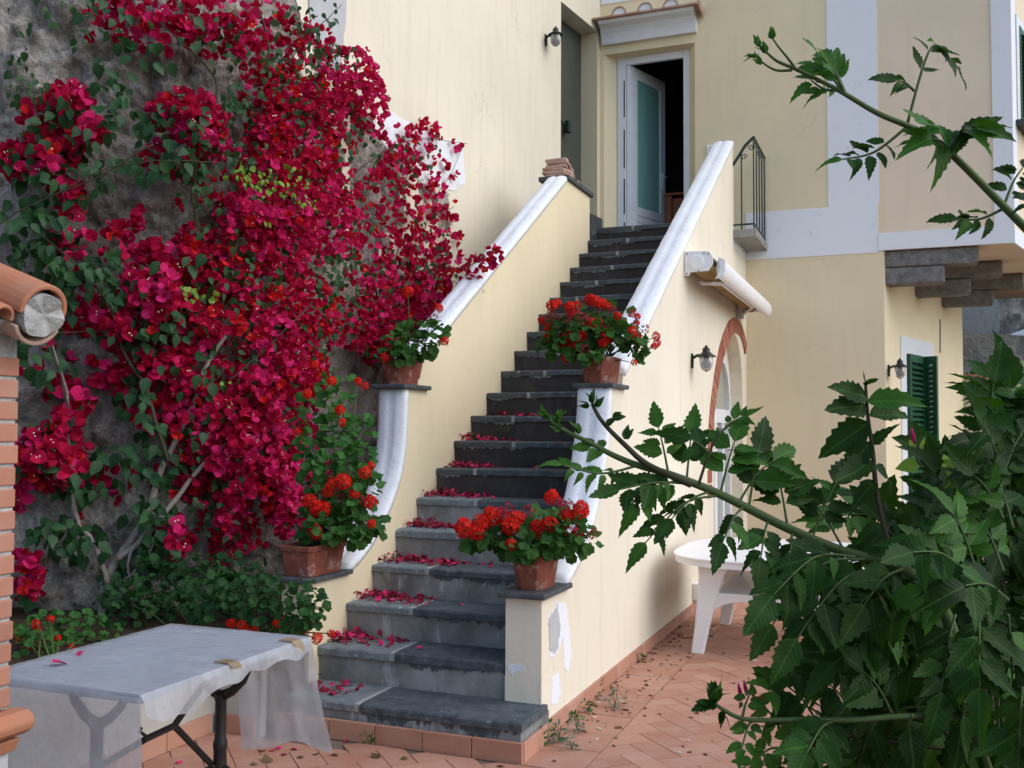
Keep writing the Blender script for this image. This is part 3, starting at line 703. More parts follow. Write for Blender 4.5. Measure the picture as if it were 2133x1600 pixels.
room = MB()
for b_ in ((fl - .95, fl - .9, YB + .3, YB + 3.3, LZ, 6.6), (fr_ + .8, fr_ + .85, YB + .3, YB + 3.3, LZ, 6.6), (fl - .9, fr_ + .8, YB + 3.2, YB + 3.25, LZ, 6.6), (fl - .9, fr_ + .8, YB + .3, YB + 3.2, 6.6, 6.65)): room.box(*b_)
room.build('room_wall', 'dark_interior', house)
cab = empty('wooden_cabinet', (-2.55, YB + .9, LZ - .02), 'reddish wooden cabinet just inside the open door', 'cabinet')
xa = ony(1386, 450, YB + .75).x; zc = ony(1390, 408, YB + .75).z
MB().box(xa, xa + .08, YB + .75, YB + 1.2, LZ - .02, zc).build('side_panel', 'wood', cab, bevel=.006)
MB().box(xa + .081, xa + .55, YB + .78, YB + 1.2, LZ + .04, zc - .03).build('cabinet_body', 'wood', cab, bevel=.006)
MB().box(xa - .02, xa + .57, YB + .73, YB + 1.22, zc, zc + .03).build('cabinet_top', 'wood', cab, bevel=.006)
# hood over the door
hl, hr = ony(1256, 100, YB).x, ony(1452, 80, YB).x; hz0 = ony(1258, 97, YB).z; hz1 = hz0 + .24
pf = [(0, 0), (-.055, 0), (-.065, .05), (-.085, .11), (-.13, .165), (-.20, .20), (-.215, .235), (0, .235)]
hood = MB().prism([(hl, YB + a, hz0 + b) for a, b in pf], (hr - hl, 0, 0)).build('door_hood', 'white_paint', house)
MB().box(hl - .06, hr + .05, YB - .26, YB + .001, hz0 + .236, hz0 + .262).build('hood_tile_edge', 'old_brick', hood, bevel=.006)
for px in (1292, 1346, 1399):
    x = ony(px, 40, YB - .2).x
    MB().prism([(x + .075 * cos(a), YB - .25, hz0 + .262 + .075 * sin(a)) for a in [pi * k / 10 for k in range(11)]], (0, .25, 0)).build('hood_tile', 'white_paint', hood)
    MB().tube([(x + .084 * cos(a), YB - .256, hz0 + .262 + .084 * sin(a)) for a in [pi * k / 10 for k in range(11)]], .011, 6).build('hood_tile_rim', 'old_brick', hood)
x = hr + .02
MB().prism([(x + .07 * cos(a), YB - .25, hz0 + .23 + .09 * sin(a)) for a in [-.6 + 1.9 * k / 6 for k in range(7)]], (0, .24, 0)).build('hood_tile', 'old_brick', hood)
# left wall of the house, over the rock
Wd_ = Vector((sin(radians(8)), cos(radians(8)), 0)); Wn = Vector((Wd_.y, -Wd_.x, 0)); W0 = Vector((-3.395, YB, 0))
def wp(px, py): return onplane(px, py, W0, Wd_)
def wS(px): v = wp(px, 300); return (Vector((v.x, v.y, 0)) - W0).dot(Wd_)
def wbox(sa, sb, z0, z1, d0, d1, name, m, parent=None, **k):
    return MB().obox(W0 + Wd_ * (sa + sb) / 2 + Wn * (d0 + d1) / 2 + Vector((0, 0, (z0 + z1) / 2)), Wd_ * (sb - sa) / 2, Wn * (d1 - d0) / 2, (0, 0, (z1 - z0) / 2)).build(name, m, parent or house, **k)
sJ = wS(1168); sE2 = wS(600); zl = wp(1246, 67).z
wbox(sE2, sJ, 1.2, 8.2, -.35, 0, 'wall', 'plaster_pale')
wbox(sJ + .001, -.002, zl, 8.2, -.35, -.001, 'wall', 'plaster_pale')
wbox(sJ + .001, .3, LZ - .3, 8.2, -.60, -.37, 'wall', 'plaster')
wbox(-.085, -.003, LZ - .3, zl - .001, -.37, -.0015, 'door_jamb', 'plaster')
gp = wbox(sJ + .02, -.09, LZ, zl - .015, -.26, -.215, 'green_door', 'door_green')
wbox(sJ + .02, sJ + .10, LZ, zl - .02, -.214, -.19, 'door_stile', 'iron_green', gp)
lock = wp(1211, 262)
MB().obox(Vector((lock.x, lock.y, lock.z)) - Wn * .16 - Wd_ * .03, Wd_ * .035, Wn * .03, (0, 0, .07)).build('door_lock', 'iron_green', gp, bevel=.005)
MB().tube([W0 + Wd_ * (sJ + .03) - Wn * .17 + Vector((0, 0, lock.z + .22)), Vector(lock) - Wn * .16 - Wd_ * .06 + Vector((0, 0, -.06))], .012, 6).build('door_bolt', 'iron_black', gp)
wbox(wS(1226), -.01, LZ - .05, wp(1240, 452).z, .001, .03, 'skirting_slab', 'slab_edge')
# bare undercoat where the render has come off at the foot of that wall
def wsz(px, py): v = wp(px, py); return ((Vector((v.x, v.y, 0)) - W0).dot(Wd_), v.z)
def wpatch(pts, mat, d, seed):
    q = [];
    P = [wsz(*p) for p in pts]
    for i in range(len(P)):
        a, b = Vector((*P[i], 0)), Vector((*P[(i + 1) % len(P)], 0))
        for k in range(5):
            p = a.lerp(b, k / 5); q.append((p.x + .03 * mnoise.noise(Vector((p.x * 12, p.y * 12, seed))), p.y + .03 * mnoise.noise(Vector((p.x * 12, p.y * 12, seed + 7)))))
    MB().prism([W0 + Wd_ * a + Vector((0, 0, b)) - Wn * .01 for a, b in q], Wn * (.01 + d)).build('render_patch', mat, house)
wpatch([(700, -20), (722, -20), (716, 60), (708, 140), (660, 160), (640, -20)], 'plaster_grey', .012, 1)
wpatch([(800, 225), (850, 255), (905, 285), (962, 298), (968, 385), (940, 400), (880, 380), (820, 330), (760, 300)], 'white_band', .006, 2)

# arched door in the stair wall
xd = XR - .13
arch_b = MB(); ap = []
def ye(px, py): v = onx(px, py, xd); return v.y
AY0, AY1 = 9.42, 11.06
inner = MB()
pts = [(AY0, 0)] + [(max(AY0, p[0] + (.10 if p[0] < 10.5 else -.06)), p[1] - .09) for p in arch_in[1:-1]] + [(AY1, 0)]
# cream infill wall around the door, then the white frame, panes and transom
fr0, fr1 = 10.02, 11.02; sp = 2.02
fout = [(fr0, 0), (fr0, 1.70)] + [(10.52 - .5 * cos(a), 1.70 + .62 * sin(a)) for a in [pi * k / 12 for k in range(1, 12)]] + [(fr1, 1.70), (fr1, 0)]
fin = [(fr0 + .07, 0), (fr0 + .07, 1.70)] + [(10.52 - .43 * cos(a), 1.70 + .54 * sin(a)) for a in [pi * k / 12 for k in range(1, 12)]] + [(fr1 - .07, 1.70), (fr1 - .07, 0)]
MB().prism([(xd - .05, p[0], p[1]) for p in [(9.25, 0)] + [(9.25, 2.75), (11.2, 2.75), (11.2, 0)] + fout[::-1]], (.05, 0, 0)).build('door_infill', 'plaster_pale', wallr)
ar = MB().prism([(xd - .045, p[0], p[1]) for p in fout + fin[::-1]], (.06, 0, 0)).build('door_frame', 'white_paint', wallr)
MB().box(xd - .04, xd + .012, fr0 + .07, fr1 - .07, 1.60, 1.74).build('transom', 'white_paint', wallr)
MB().box(xd - .03, xd + .018, 10.46, 10.56, 0.01, 1.599).build('door_stile', 'white_paint', wallr)
MB().box(xd - .03, xd + .015, fr0 + .071, fr0 + .14, 0.01, 1.598).build('door_stile', 'white_paint', wallr)
MB().prism([(xd - .034, p[0], p[1]) for p in fin], (.012, 0, 0)).build('door_panes', 'pane', wallr)
MB().box(xd + .012, xd + .022, 10.08, 10.34, 1.52, 1.55).build('door_vent', 'dark_plastic', wallr)

# ================================================================== THINGS ON THE HOUSE
def wall_lamp(pos, n, label, up_=0.0):
    pos = Vector(pos); n = Vector(n).normalized(); t = Vector((-n.y, n.x, 0)); Z_ = Vector((0, 0, 1))
    e = empty('wall_lamp', pos, label, 'wall lamp', 'black wall lamps with clear globes')
    MB().lathe([(.028, 0), (.030, .006), (.024, .016), (.012, .02)], pos, 14, n).build('wall_plate', 'iron_black', e, smooth=True)
    MB().box(0, 0, 0, 0, 0, 0) if False else None
    MB().obox(pos + n * .008, t * .02, n * .009, Z_ * .062).build('mounting_bracket', 'iron_black', e, bevel=.006)
    c_ = pos + n * .125
    MB().tube([pos + n * .012 + Z_ * .02, pos + n * .045 + Z_ * .045, pos + n * .09 + Z_ * .05, c_ + Z_ * .048], .011, 8).build('arm', 'iron_black', e, smooth=True)
    MB().lathe([(.080, .030), (.083, .036), (.062, .050), (.038, .066), (.030, .080), (.033, .095), (.022, .108), (.012, .114), (.013, .122), (.004, .13)], c_, 22).build('lamp_cap', 'iron_black', e, smooth=True)
    MB().lathe([(.054, .030), (.057, .0), (.056, -.03), (.048, -.058), (.030, -.080), (.010, -.090), (.004, -.096)], c_, 22).build('glass_globe', 'lamp_glass', e, smooth=True)
    MB().lathe([(.016, .03), (.017, 0), (.028, -.018), (.030, -.036), (.022, -.052), (.006, -.06)], c_, 14).build('light_bulb', 'white_plastic', e, smooth=True)
    return e
wall_lamp(wp(1136, 84), Wn, 'black wall lamp with clear globe high beside the dark green door')
wall_lamp(onx(1440, 752, XR), (1, 0, 0), 'black wall lamp with clear globe on the stair wall beside the brick arch')
wall_lamp(rw(1850, 772), RWn, 'black wall lamp with clear globe left of the green shutters')
# iron railing beside the landing
rail = empty('iron_railing', (-1.57, 10.95, LZ), 'small dark green iron railing with scrolls at the top of the stairs', 'railing')
ra, rb_, rc = Vector((XR - .005, 10.53, 0)), Vector((-1.462, 10.53, 0)), Vector((-1.462, YB - .02, 0)); rz = LZ + .085; rt = 4.60
def rz_(p, z): return p + Vector((0, 0, z))
MB().box(XRI + .01, -1.435, 10.50, YB - .004, LZ - .055, LZ + .03).build('slab', 'concrete', rail, bevel=.006)
MB().tube([rz_(ra, rt - .28), rz_(ra.lerp(rb_, .25), rt - .20), rz_(ra.lerp(rb_, .6), rt - .08), rz_(rb_, rt)], .017, 6).build('handrail', 'iron_green', rail)
MB().tube([rz_(rb_, rt), rz_(rb_.lerp(rc, .5), rt), rz_(rc, rt)], .017, 6).build('handrail', 'iron_green', rail)
MB().tube([rz_(ra, rz), rz_(rb_, rz)], .010, 6).build('bottom_bar', 'iron_green', rail); MB().tube([rz_(rb_, rz), rz_(rc, rz)], .010, 6).build('bottom_bar', 'iron_green', rail)
for p, zt_ in [(ra.lerp(rb_, .42), rt - .14), (rb_, rt)] + [(rb_.lerp(rc, k / 4), rt) for k in range(1, 5)]:
    MB().tube([rz_(p, LZ + .03), rz_(p, zt_)], .009, 6).build('baluster', 'iron_green', rail)
def scroll(c0, dxv, s_, sg):
    pts = []
    for k in range(22):
        a = k / 21 * 2.6 * pi; r = .034 * s_ * (1 - k / 26); pts.append(c0 + dxv * (r * cos(a) * sg) + Vector((0, 0, r * sin(a))))
    return pts
dxr = Vector((1, 0, 0))
for cpx, cz, sg in ((.55, rt - .20, 1), (.86, rt - .11, -1)):
    MB().tube(scroll(rz_(ra.lerp(rb_, cpx), cz), dxr, 1, sg), .005, 5).build('scroll', 'iron_green', rail)
for k in range(5):
    MB().tube(scroll(rz_(rb_.lerp(rc, (k + .5) / 6), rt - .08), Vector((0, 1, 0)), 1, 1 if k % 2 else -1), .005, 5).build('scroll', 'iron_green', rail)
# bell switch by the door
bs = ony(1486, 312, YB); sw = empty('bell_switch', bs, 'white bell switch plate on the wall right of the open door', 'switch')
MB().box(bs.x - .075, bs.x + .075, YB - .02, YB + .002, bs.z - .055, bs.z + .055).build('switch_plate', 'white_plastic', sw, bevel=.006)
MB().box(bs.x - .04, bs.x + .04, YB - .026, YB - .0205, bs.z - .03, bs.z + .03).build('switch_key', 'grey_plastic', sw)
# socket box and cover plate on the stair wall
so = onx(1447, 1232, XR); so.z = max(so.z, .16); sk = empty('socket_box', (XR, so.y, .1), 'white outdoor socket low on the stair wall near the plastic table', 'socket')
yo = onx(1446, 1235, XR).y; zo = onx(1446, 1240, XR).z
MB().box(XR, XR + .05, yo - .09, yo + .03, zo - .03, zo + .11).build('socket_body', 'white_plastic', sk, bevel=.008)
MB().box(XR, XR + .035, yo - .03, yo + .12, zo - .14, zo - .031).build('cover_plate', 'white_plastic', sk, bevel=.006)
MB().box(XR + .0505, XR + .056, yo - .05, yo - .01, zo + .02, zo + .07).build('socket_lid', 'dark_plastic', sk)
cp = onx(1309, 1062, XR); cv = MB().box(XR - .002, XR + .012, cp.y - .07, cp.y + .07, cp.z - .09, cp.z + .09).build('meter_cover', 'grey_plastic'); tag(cv, 'small grey cover plate on the stair wall behind the leaves', 'cover plate')
# rolled awning
aw = empty('rolled_awning', (XR, 9.5, 2.78), 'rolled up white awning cassette mounted high on the stair wall', 'awning')
ay0, ay1 = 8.02, 10.98; az = 2.885
MB().lathe([(.001, 0), (.078, .0), (.078, ay1 - ay0), (.001, ay1 - ay0)], (XR + .105, ay0, az), 20, (0, 1, 0)).build('cloth_roll', 'awning_cloth', aw, smooth=False)
for yy in (ay0 - .014, ay1):
    cap_ = [(XR + .004, az + .095), (XR + .004, az - .105), (XR + .045, az - .105), (XR + .05, az - .08), (XR + .20, az - .075), (XR + .235, az - .02), (XR + .235, az + .04), (XR + .205, az + .085)]
    MB().prism([(a, yy, b) for a, b in cap_], (0, .014, 0)).build('end_plate', 'white_plastic', aw, bevel=.003)
MB().lathe([(.066, 0), (.066, .006), (.052, .010), (.050, .012), (.001, .012)], (XR + .105, ay0 - .0145, az), 24, (0, -1, 0)).build('roller_cap', 'white_plastic', aw, smooth=False)
hood_ = [(XR + .01, az + .088), (XR + .19, az + .082), (XR + .228, az + .04), (XR + .222, az + .036), (XR + .186, az + .075), (XR + .01, az + .080)]
MB().prism([(a, ay0, b) for a, b in hood_], (0, ay1 - ay0, 0)).build('cassette_cover', 'white_plastic', aw)
fbp = [(XR + .27 + .052 * cos(a) * (1.0 if cos(a) > 0 else .5), az - .045 + .085 * sin(a)) for a in [2 * pi * k / 18 for k in range(18)]]
MB().prism([(a, ay0 + .10, b) for a, b in fbp], (0, ay1 - ay0 - .02, 0)).build('front_bar', 'white_plastic', aw, smooth=False, bevel=.004)
MB().prism([(XR + .235, ay0 + .085, az - .13), (XR + .31, ay0 + .085, az - .10), (XR + .318, ay0 + .085, az + .02), (XR + .262, ay0 + .085, az + .05), (XR + .275, ay0 + .085, az - .03), (XR + .26, ay0 + .085, az - .09)], (0, .014, 0)).build('bar_cap', 'white_plastic', aw)
MB().tube([(XR + .06, ay0 + .4, az - .11), (XR + .19, ay0 + .7, az - .085), (XR + .20, ay1 - .5, az - .085), (XR + .06, ay1 - .2, az - .11)], .017, 8).build('folding_arm', 'white_plastic', aw)
MB().box(XR + .001, XR + .07, ay1 - .3, ay1 - .2, az - .17, az - .08).build('wall_bracket', 'grey_plastic', aw, bevel=.004)
for a, b in ((.025, .07), (.165, .072), (.20, .06), (.025, -.09), (.12, -.075), (.05, 0), (.165, .01)):
    MB().lathe([(.006, 0), (.006, .003), (.001, .003)], (XR + a, ay0 - .0143, az + b), 8, (0, -1, 0)).build('screw', 'dark_plastic', aw)
# loose bricks piled in the doorway
bs_ = empty('brick_pile', (-3.12, 9.2, 3.92), 'pile of old thin bricks on the slate sill beside the green door', 'brick pile')
rb = random.Random(5)
for L_ in range(6):
    y0 = 8.83 + .015 * L_ + rb.uniform(-.01, .01); y1 = 9.44 - .085 * L_ + rb.uniform(-.03, .03)
    yy = y0
    while yy + .09 < y1:
        l = rb.uniform(.10, .19); l = min(l, y1 - yy)
        z0 = 3.922 + L_ * .034; dx0 = rb.uniform(-.012, .012)
        MB().obox(((XLO + XL) / 2 - .055 + dx0, yy + l / 2, z0 + .015), (.105, rb.uniform(-.022, .022), rb.uniform(-.004, .004)), (rb.uniform(-.015, .015), l / 2 - .004, rb.uniform(-.003, .003)), (0, 0, .014)).build('brick', 'old_brick', bs_, bevel=.005); yy += l

# ================================================================== BRICK PILLAR AT THE LEFT EDGE
pe = at(35, 1000, 2.72); px_, py_ = pe.x, pe.y
pil = empty('brick_pillar', (px_ - .12, py_ - .12, 0), 'red brick pillar with terracotta ridge tile at the left edge of the picture', 'pillar')
zb0 = at(30, 1468, 2.72).z; zb1 = at(40, 742, 2.72).z
MB().box(px_ - .244, px_ - .006, py_ - .244, py_ - .006, zb0, zb1 + .03).build('mortar_core', 'brick_mortar', pil)
nz = 16; ch_ = (zb1 - zb0) / nz; rb = random.Random(3)
for k in range(nz):
    z0 = zb0 + k * ch_ + .004; z1 = z0 + ch_ - .009; j = lambda: rb.uniform(-.002, .002)
    if k % 2: bb = ((px_ - .25, px_ - .13, py_ - .25, py_), (px_ - .12, px_, py_ - .25, py_))
    else: bb = ((px_ - .25, px_, py_ - .25, py_ - .13), (px_ - .25, px_, py_ - .12, py_))
    for b_ in bb: MB().box(b_[0] + j(), b_[1] + j(), b_[2] + j(), b_[3] + j(), z0, z1).build('brick', 'brick', pil, bevel=.004)
MB().box(px_ - .26, px_ - .002, py_ - .26, py_ - .002, 0, zb0 - .078).build('plinth', 'plaster_grey', pil)
le = [(.0, 0), (.045, .004), (.068, .02), (.074, .038), (.066, .058), (.05, .068), (0, .070)]
MB().prism([(px_ - .02 + a, py_ - .30, zb0 - .076 + b) for a, b in le], (0, .335, 0)).build('ledge_tile', 'ridge_tile', pil, bevel=.006)
MB().box(px_ - .26, px_ - .021, py_ - .28, py_ + .02, zb0 - .072, zb0 - .006).build('ledge_tile', 'ridge_tile', pil, bevel=.008)
MB().prism([(px_ - .02, py_ - .26, zb0 - .12), (px_ + .012, py_ - .26, zb0 - .115), (px_ + .03, py_ - .26, zb0 - .078), (px_ - .02, py_ - .26, zb0 - .078)], (0, .27, 0)).build('ledge_bed', 'ridge_tile', pil, bevel=.004)
# cap: mortar bed, ridge tile sloping down to the right, under-tile
a0 = at(92, 648, 2.66); axd = (at(-130, 548, 2.86) - a0).normalized(); uu = axd.cross(Vector((0, 0, 1))).normalized(); vv = uu.cross(axd).normalized()
if vv.z < 0: vv = -vv
def arc(r, t0, t1, off, n=14): return [off + uu * (r * cos(t0 + (t1 - t0) * k / n)) + vv * (r * sin(t0 + (t1 - t0) * k / n)) for k in range(n + 1)]
def shell(r0, r1, t0, t1, off, L_, name, mat):
    o_, i_ = arc(r1, t0, t1, off), arc(r0, t0, t1, off); return MB().prism(o_ + i_[::-1], axd * L_).build(name, mat, pil, smooth=False, bevel=.004)
shell(.058, .072, -.2, pi + .2, a0, .5, 'ridge_tile', 'ridge_tile')
mf = arc(.060, 0, 2 * pi * 29 / 30, a0 - axd * .004 - vv * .014, 29); mf = [a0 + (p - a0) * (1 + .10 * mnoise.noise(p * 22)) + axd * (.016 * mnoise.noise(p * 30)) for p in mf]
mv = [a0 - axd * .002 - vv * .01] + mf + [p + axd * .46 for p in mf]
MB().raw(mv, [(0, 1 + k, 1 + (k + 1) % 30) for k in range(30)] + [(1 + k, 31 + k, 31 + (k + 1) % 30, 1 + (k + 1) % 30) for k in range(30)]).build('mortar_fill', 'brick_mortar', pil)
shell(.062, .074, pi + .35, 2 * pi - .35, a0 - vv * .026 + axd * .006, .42, 'under_tile', 'old_brick')
MB().prism([Vector((px_ - .25, py_ - .25, zb1 + .001)), Vector((px_ - .004, py_ - .25, zb1 + .001)), Vector((px_ - .004, py_ - .004, zb1 + .001)), Vector((px_ - .25, py_ - .004, zb1 + .001))], (0, 0, .06)).build('mortar_bed', 'brick_mortar', pil, bevel=.01)
qb = [Vector((px_ - .23, py_ - .23, zb1 + .055)), Vector((px_ - .01, py_ - .23, zb1 + .055)), Vector((px_ - .01, py_ - .01, zb1 + .055)), Vector((px_ - .23, py_ - .01, zb1 + .055))]
qt = [a0 + axd * .30 - uu * .05 - vv * .035, a0 + axd * .03 - uu * .05 - vv * .035, a0 + axd * .03 + uu * .05 - vv * .035, a0 + axd * .30 + uu * .05 - vv * .035]
if (qt[1] - qt[2]).dot(Vector((0, 1, 0))) > 0: qt = [qt[3], qt[2], qt[1], qt[0]]
MB().hexa(qb, qt).build('mortar_haunch', 'brick_mortar', pil, bevel=.012)
b1 = at(8, 660, 2.58); shell(.022, .032, -.4, pi + .5, b1, .2, 'small_tile', 'ridge_tile')

# ================================================================== COVERED TABLE
tx0, tx1, ty0, ty1, tz = -2.865, -2.20, 2.46, 3.375, .70
tb_ = empty('bistro_table', (-2.53, 2.92, 0), 'marble topped table on black cast iron legs under plastic film', 'table')
MB().box(tx0, tx1, ty0, ty1, tz - .03, tz).build('table_top', 'marble', tb_, bevel=.006)
def pedestal(cx_, cy_):
    p = Vector((cx_, cy_, 0)); Z_ = Vector((0, 0, 1)); X_ = Vector((1, 0, 0))
    MB().lathe([(.022, .20), (.030, .215), (.026, .235), (.024, .30), (.027, .31), (.027, .33), (.022, .345), (.021, .48), (.026, .50), (.024, .52)], p, 14).build('column', 'iron_black', tb_, smooth=True)
    for sg in (-1, 1):
        MB().tube([p + Z_ * .50, p + X_ * (.05 * sg) + Z_ * .525, p + X_ * (.10 * sg) + Z_ * .57, p + X_ * (.125 * sg) + Z_ * .62, p + X_ * (.13 * sg) + Z_ * .672], [.02, .018, .016, .014, .014], 8).build('fork_arm', 'iron_black', tb_, smooth=True)
        MB().tube([p + Z_ * .235, p + X_ * (.05 * sg) + Z_ * .215, p + X_ * (.12 * sg) + Z_ * .13, p + X_ * (.19 * sg) + Z_ * .04, p + X_ * (.235 * sg) + Z_ * .012], [.022, .02, .018, .016, .018], 8).build('foot', 'iron_black', tb_, smooth=True)
    MB().box(cx_ - .22, cx_ + .22, cy_ - .02, cy_ + .02, .662, .669).build('top_bar', 'iron_black', tb_)
pedestal(-2.60, 2.70); pedestal(-2.44, 3.16)
q = [onx(*p, -2.46) for p in ((420, 1430), (363, 1512), (303, 1540), (440, 1592))]
mid = q[1]
MB().tube([Vector((-2.45, 3.12, .64)), q[0], mid], .012, 7).build('brace', 'iron_black', tb_)
MB().tube([mid, q[2], Vector((-2.59, 2.72, .36))], .012, 7).build('brace', 'iron_black', tb_)
MB().tube([mid, q[3], Vector((-2.44, 3.15, .24))], .012, 7).build('brace', 'iron_black', tb_)
MB().tube([q[2] + Vector((0, 0, .012)), q[2] + Vector((.0, -.03, .035)), q[2] + Vector((.0, -.02, .045))], .006, 6).build('brace_hook', 'iron_black', tb_)
# film
def film_grid(fn, nu, nv):
    vs = [fn(i / nu, j / nv) for j in range(nv + 1) for i in range(nu + 1)]; W_ = nu + 1
    return vs, [(j * W_ + i, j * W_ + i + 1, (j + 1) * W_ + i + 1, (j + 1) * W_ + i) for j in range(nv) for i in range(nu)]
fb_ = MB()
def nz_(x, y, z, s_, a): return a * mnoise.fractal(Vector((x * s_, y * s_, z * s_)), .8, 2, 3)
fb_.raw(*film_grid(lambda u, v: Vector((tx0 - .008 + (tx1 - tx0 + .016) * u, ty0 - .008 + (ty1 - ty0 + .016) * v, tz + .0035 + abs(nz_(u * 1.2, v * 3, 0, 5, .003)))), 40, 50))
def front(u, v):
    x = tx0 - .008 + (tx1 - tx0 + .016) * u; w_ = min(1, v * 3)
    return Vector((x + .01 * v * sin(u * 9), ty0 - .008 - .012 * w_ - .03 * v + w_ * (nz_(x, 0, v * .35, 4, .03) + .012 * sin(u * 14 + v * 2)), tz + .003 - v * .665 + .01 * sin(u * 5)))
fb_.raw(*film_grid(front, 40, 26))
def back(u, v):
    x = -2.56 + (tx1 + .008 + 2.56) * u; w_ = min(1, v * 3)
    return Vector((x + .085 * v * u + .02 * v * sin(u * 6), ty1 + .008 + .015 * w_ + .03 * v + w_ * (nz_(x, 5, v * .3, 4, .03) + .018 * sin(u * 11 + 1)), tz + .003 - v * (.47 + .06 * sin(u * 3 + 2.5) + .03 * u)))
fb_.raw(*film_grid(back, 30, 24))
def side(u, v):
    y_ = ty0 - .008 + (ty1 - ty0 + .016) * u; w_ = min(1, v * 3); ln = .05 + .055 * max(0, sin(u * 7 + .2)) * (1 if u < .75 else .3) + .01 * sin(u * 31)
    return Vector((tx1 + .008 + .008 * w_ + .03 * v * (.5 + .5 * sin(u * 17)), y_, tz + .003 - v * ln))
fb_.raw(*film_grid(side, 60, 6))
sheet = fb_.build('plastic_sheet', 'plastic_film', smooth=True, fix=False); tag(sheet, 'cloudy plastic film taped over the marble table and hanging down its ends', 'plastic sheet')
for yy, l in ((ty0 + .44, .024), (ty1 - .09, .026)):
    tpz = [(tx1 - .055, tz + .0085), (tx1 + .006, tz + .0085), (tx1 + .021, tz - .004), (tx1 + .026, tz - .045), (tx1 + .0245, tz - .045), (tx1 + .0195, tz - .0045), (tx1 + .005, tz + .0072), (tx1 - .055, tz + .0072)]
    MB().prism([(p[0], yy - l, p[1]) for p in tpz], (.004, l * 2, 0)).build('tape', 'tape').parent = sheet
# ================================================================== WHITE GARDEN TABLE
wt = empty('garden_table', (-.85, 7.3, 0), 'white plastic garden table behind the dark shrub', 'table')
wx0, wx1, wy0, wy1, wz = -1.57, -.18, 6.62, 8.15, .665
def superel(cx_, cy_, rx, ry, z, n=40, e=3.2): return [(cx_ + rx * math.copysign(abs(cos(a)) ** (2 / e), cos(a)), cy_ + ry * math.copysign(abs(sin(a)) ** (2 / e), sin(a)), z) for a in [2 * pi * k / n for k in range(n)]]
ccx, ccy, rrx, rry = (wx0 + wx1) / 2, (wy0 + wy1) / 2, (wx1 - wx0) / 2, (wy1 - wy0) / 2
MB().prism(superel(ccx, ccy, rrx, rry, wz - .016), (0, 0, .016)).build('table_top', 'white_plastic', wt, bevel=.006)
o_, i_ = superel(ccx, ccy, rrx - .012, rry - .012, 0), superel(ccx, ccy, rrx - .022, rry - .022, 0)
b = MB(); n = len(o_)
vs = [(p[0], p[1], wz - .055) for p in o_] + [(p[0], p[1], wz - .0165) for p in o_] + [(p[0], p[1], wz - .055) for p in i_] + [(p[0], p[1], wz - .0165) for p in i_]
b.raw(vs, [(k, (k + 1) % n, n + (k + 1) % n, n + k) for k in range(n)] + [(2 * n + k, 3 * n + k, 3 * n + (k + 1) % n, 2 * n + (k + 1) % n) for k in range(n)] + [(k, 2 * n + k, 2 * n + (k + 1) % n, (k + 1) % n) for k in range(n)]).build('apron', 'white_plastic', wt)
for sx in (-1, 1):
    for sy in (-1, 1):
        top = Vector((ccx + sx * (rrx - .33), ccy + sy * (rry - .25), wz - .018)); ft_ = Vector((ccx + sx * (rrx - .22), ccy + sy * (rry - .22), 0)); kn = top.lerp(ft_, .42)
        ax = Vector((sx, 0, 0)); ay = Vector((0, sy, 0)); b = MB()
        rings = [(top, .12), (top.lerp(ft_, .18), .085), (kn, .066), (top.lerp(ft_, .7), .05), (ft_, .042)]
        vs = []; fs = []
        for p, h in rings: vs += [p + ax * h * .9 - ay * .03, p + ax * h * .9 + ay * .03, p - ax * h * 1.1 + ay * .03, p - ax * h * 1.1 - ay * .03]
        for i in range(len(rings) - 1):
            for k in range(4): fs.append((i * 4 + k, i * 4 + (k + 1) % 4, (i + 1) * 4 + (k + 1) % 4, (i + 1) * 4 + k))
        fs += [(0, 1, 2, 3), tuple(len(vs) - 4 + k for k in range(4))]
        b.raw(vs, fs).build('leg', 'white_plastic', wt, bevel=.012)
for sy in (-1, 1):
    yb = ccy + sy * (rry - .24); xa, xb = ccx - rrx + .30, ccx + rrx - .30; N = 16
    lo = [(xa + (xb - xa) * k / N, yb - .02, .37 - .10 * abs(2 * k / N - 1) ** 4) for k in range(N + 1)]; hi = [(xa + (xb - xa) * k / N, yb - .02, .42) for k in range(N + 1)]
    MB().prism(lo + hi[::-1], (0, .04, 0)).build('stretcher', 'white_plastic', wt, bevel=.006)
MB().box(ccx - rrx + .33, ccx + rrx - .33, ccy - rry + .262, ccy + rry - .262, .40, .419).build('shelf', 'white_plastic', wt, bevel=.004)

# ================================================================== BEYOND THE HOUSE ON THE RIGHT
gw = empty('garden_wall', (2.2, 14.8, 0), 'cream garden wall with red tile coping beyond the house corner', 'wall')
MB().box(.72, 6.4, 14.7, 14.95, 0, 2.24).build('wall', 'plaster', gw)
for i in range(18): MB().box(.70 + i * .32, .70 + i * .32 + .314, 14.64, 15.0, 2.241, 2.285).build('coping_tile', 'ridge_tile', gw, bevel=.006)
struct(MB().prism([(.7, 14.96, -.02), (40, 14.96, -.02), (40, 24, -.02), (-8, 24, -.02), (-8, 15.2, -.02)], (0, 0, 2.22)).build('hillside', 'soil'))
struct(MB().box(-8, 40, 17.42, 21.2, 2.21, 2.62).build('road', 'asphalt'))
lw = empty('road_parapet', (4, 17.2, 2.2), 'low rough stone parapet along the road behind the house', 'wall')
pts = [(.3, 3.16), (1.2, 3.05), (2.2, 2.95), (3.5, 2.9), (8, 2.9)]
MB().prism([(a, 17.1, z) for a, z in pts] + [(8, 17.1, 2.2), (.3, 2.2 * 0 + 17.1, 2.2)][0:1] + [(.3, 17.1, 2.2)], (0, .3, 0)).build('wall', 'masonry', lw)
rw2 = empty('retaining_wall', (3, 21.5, 2.6), 'tall rough stone retaining wall behind the road', 'wall')
b = MB(); NU, NV = 90, 40
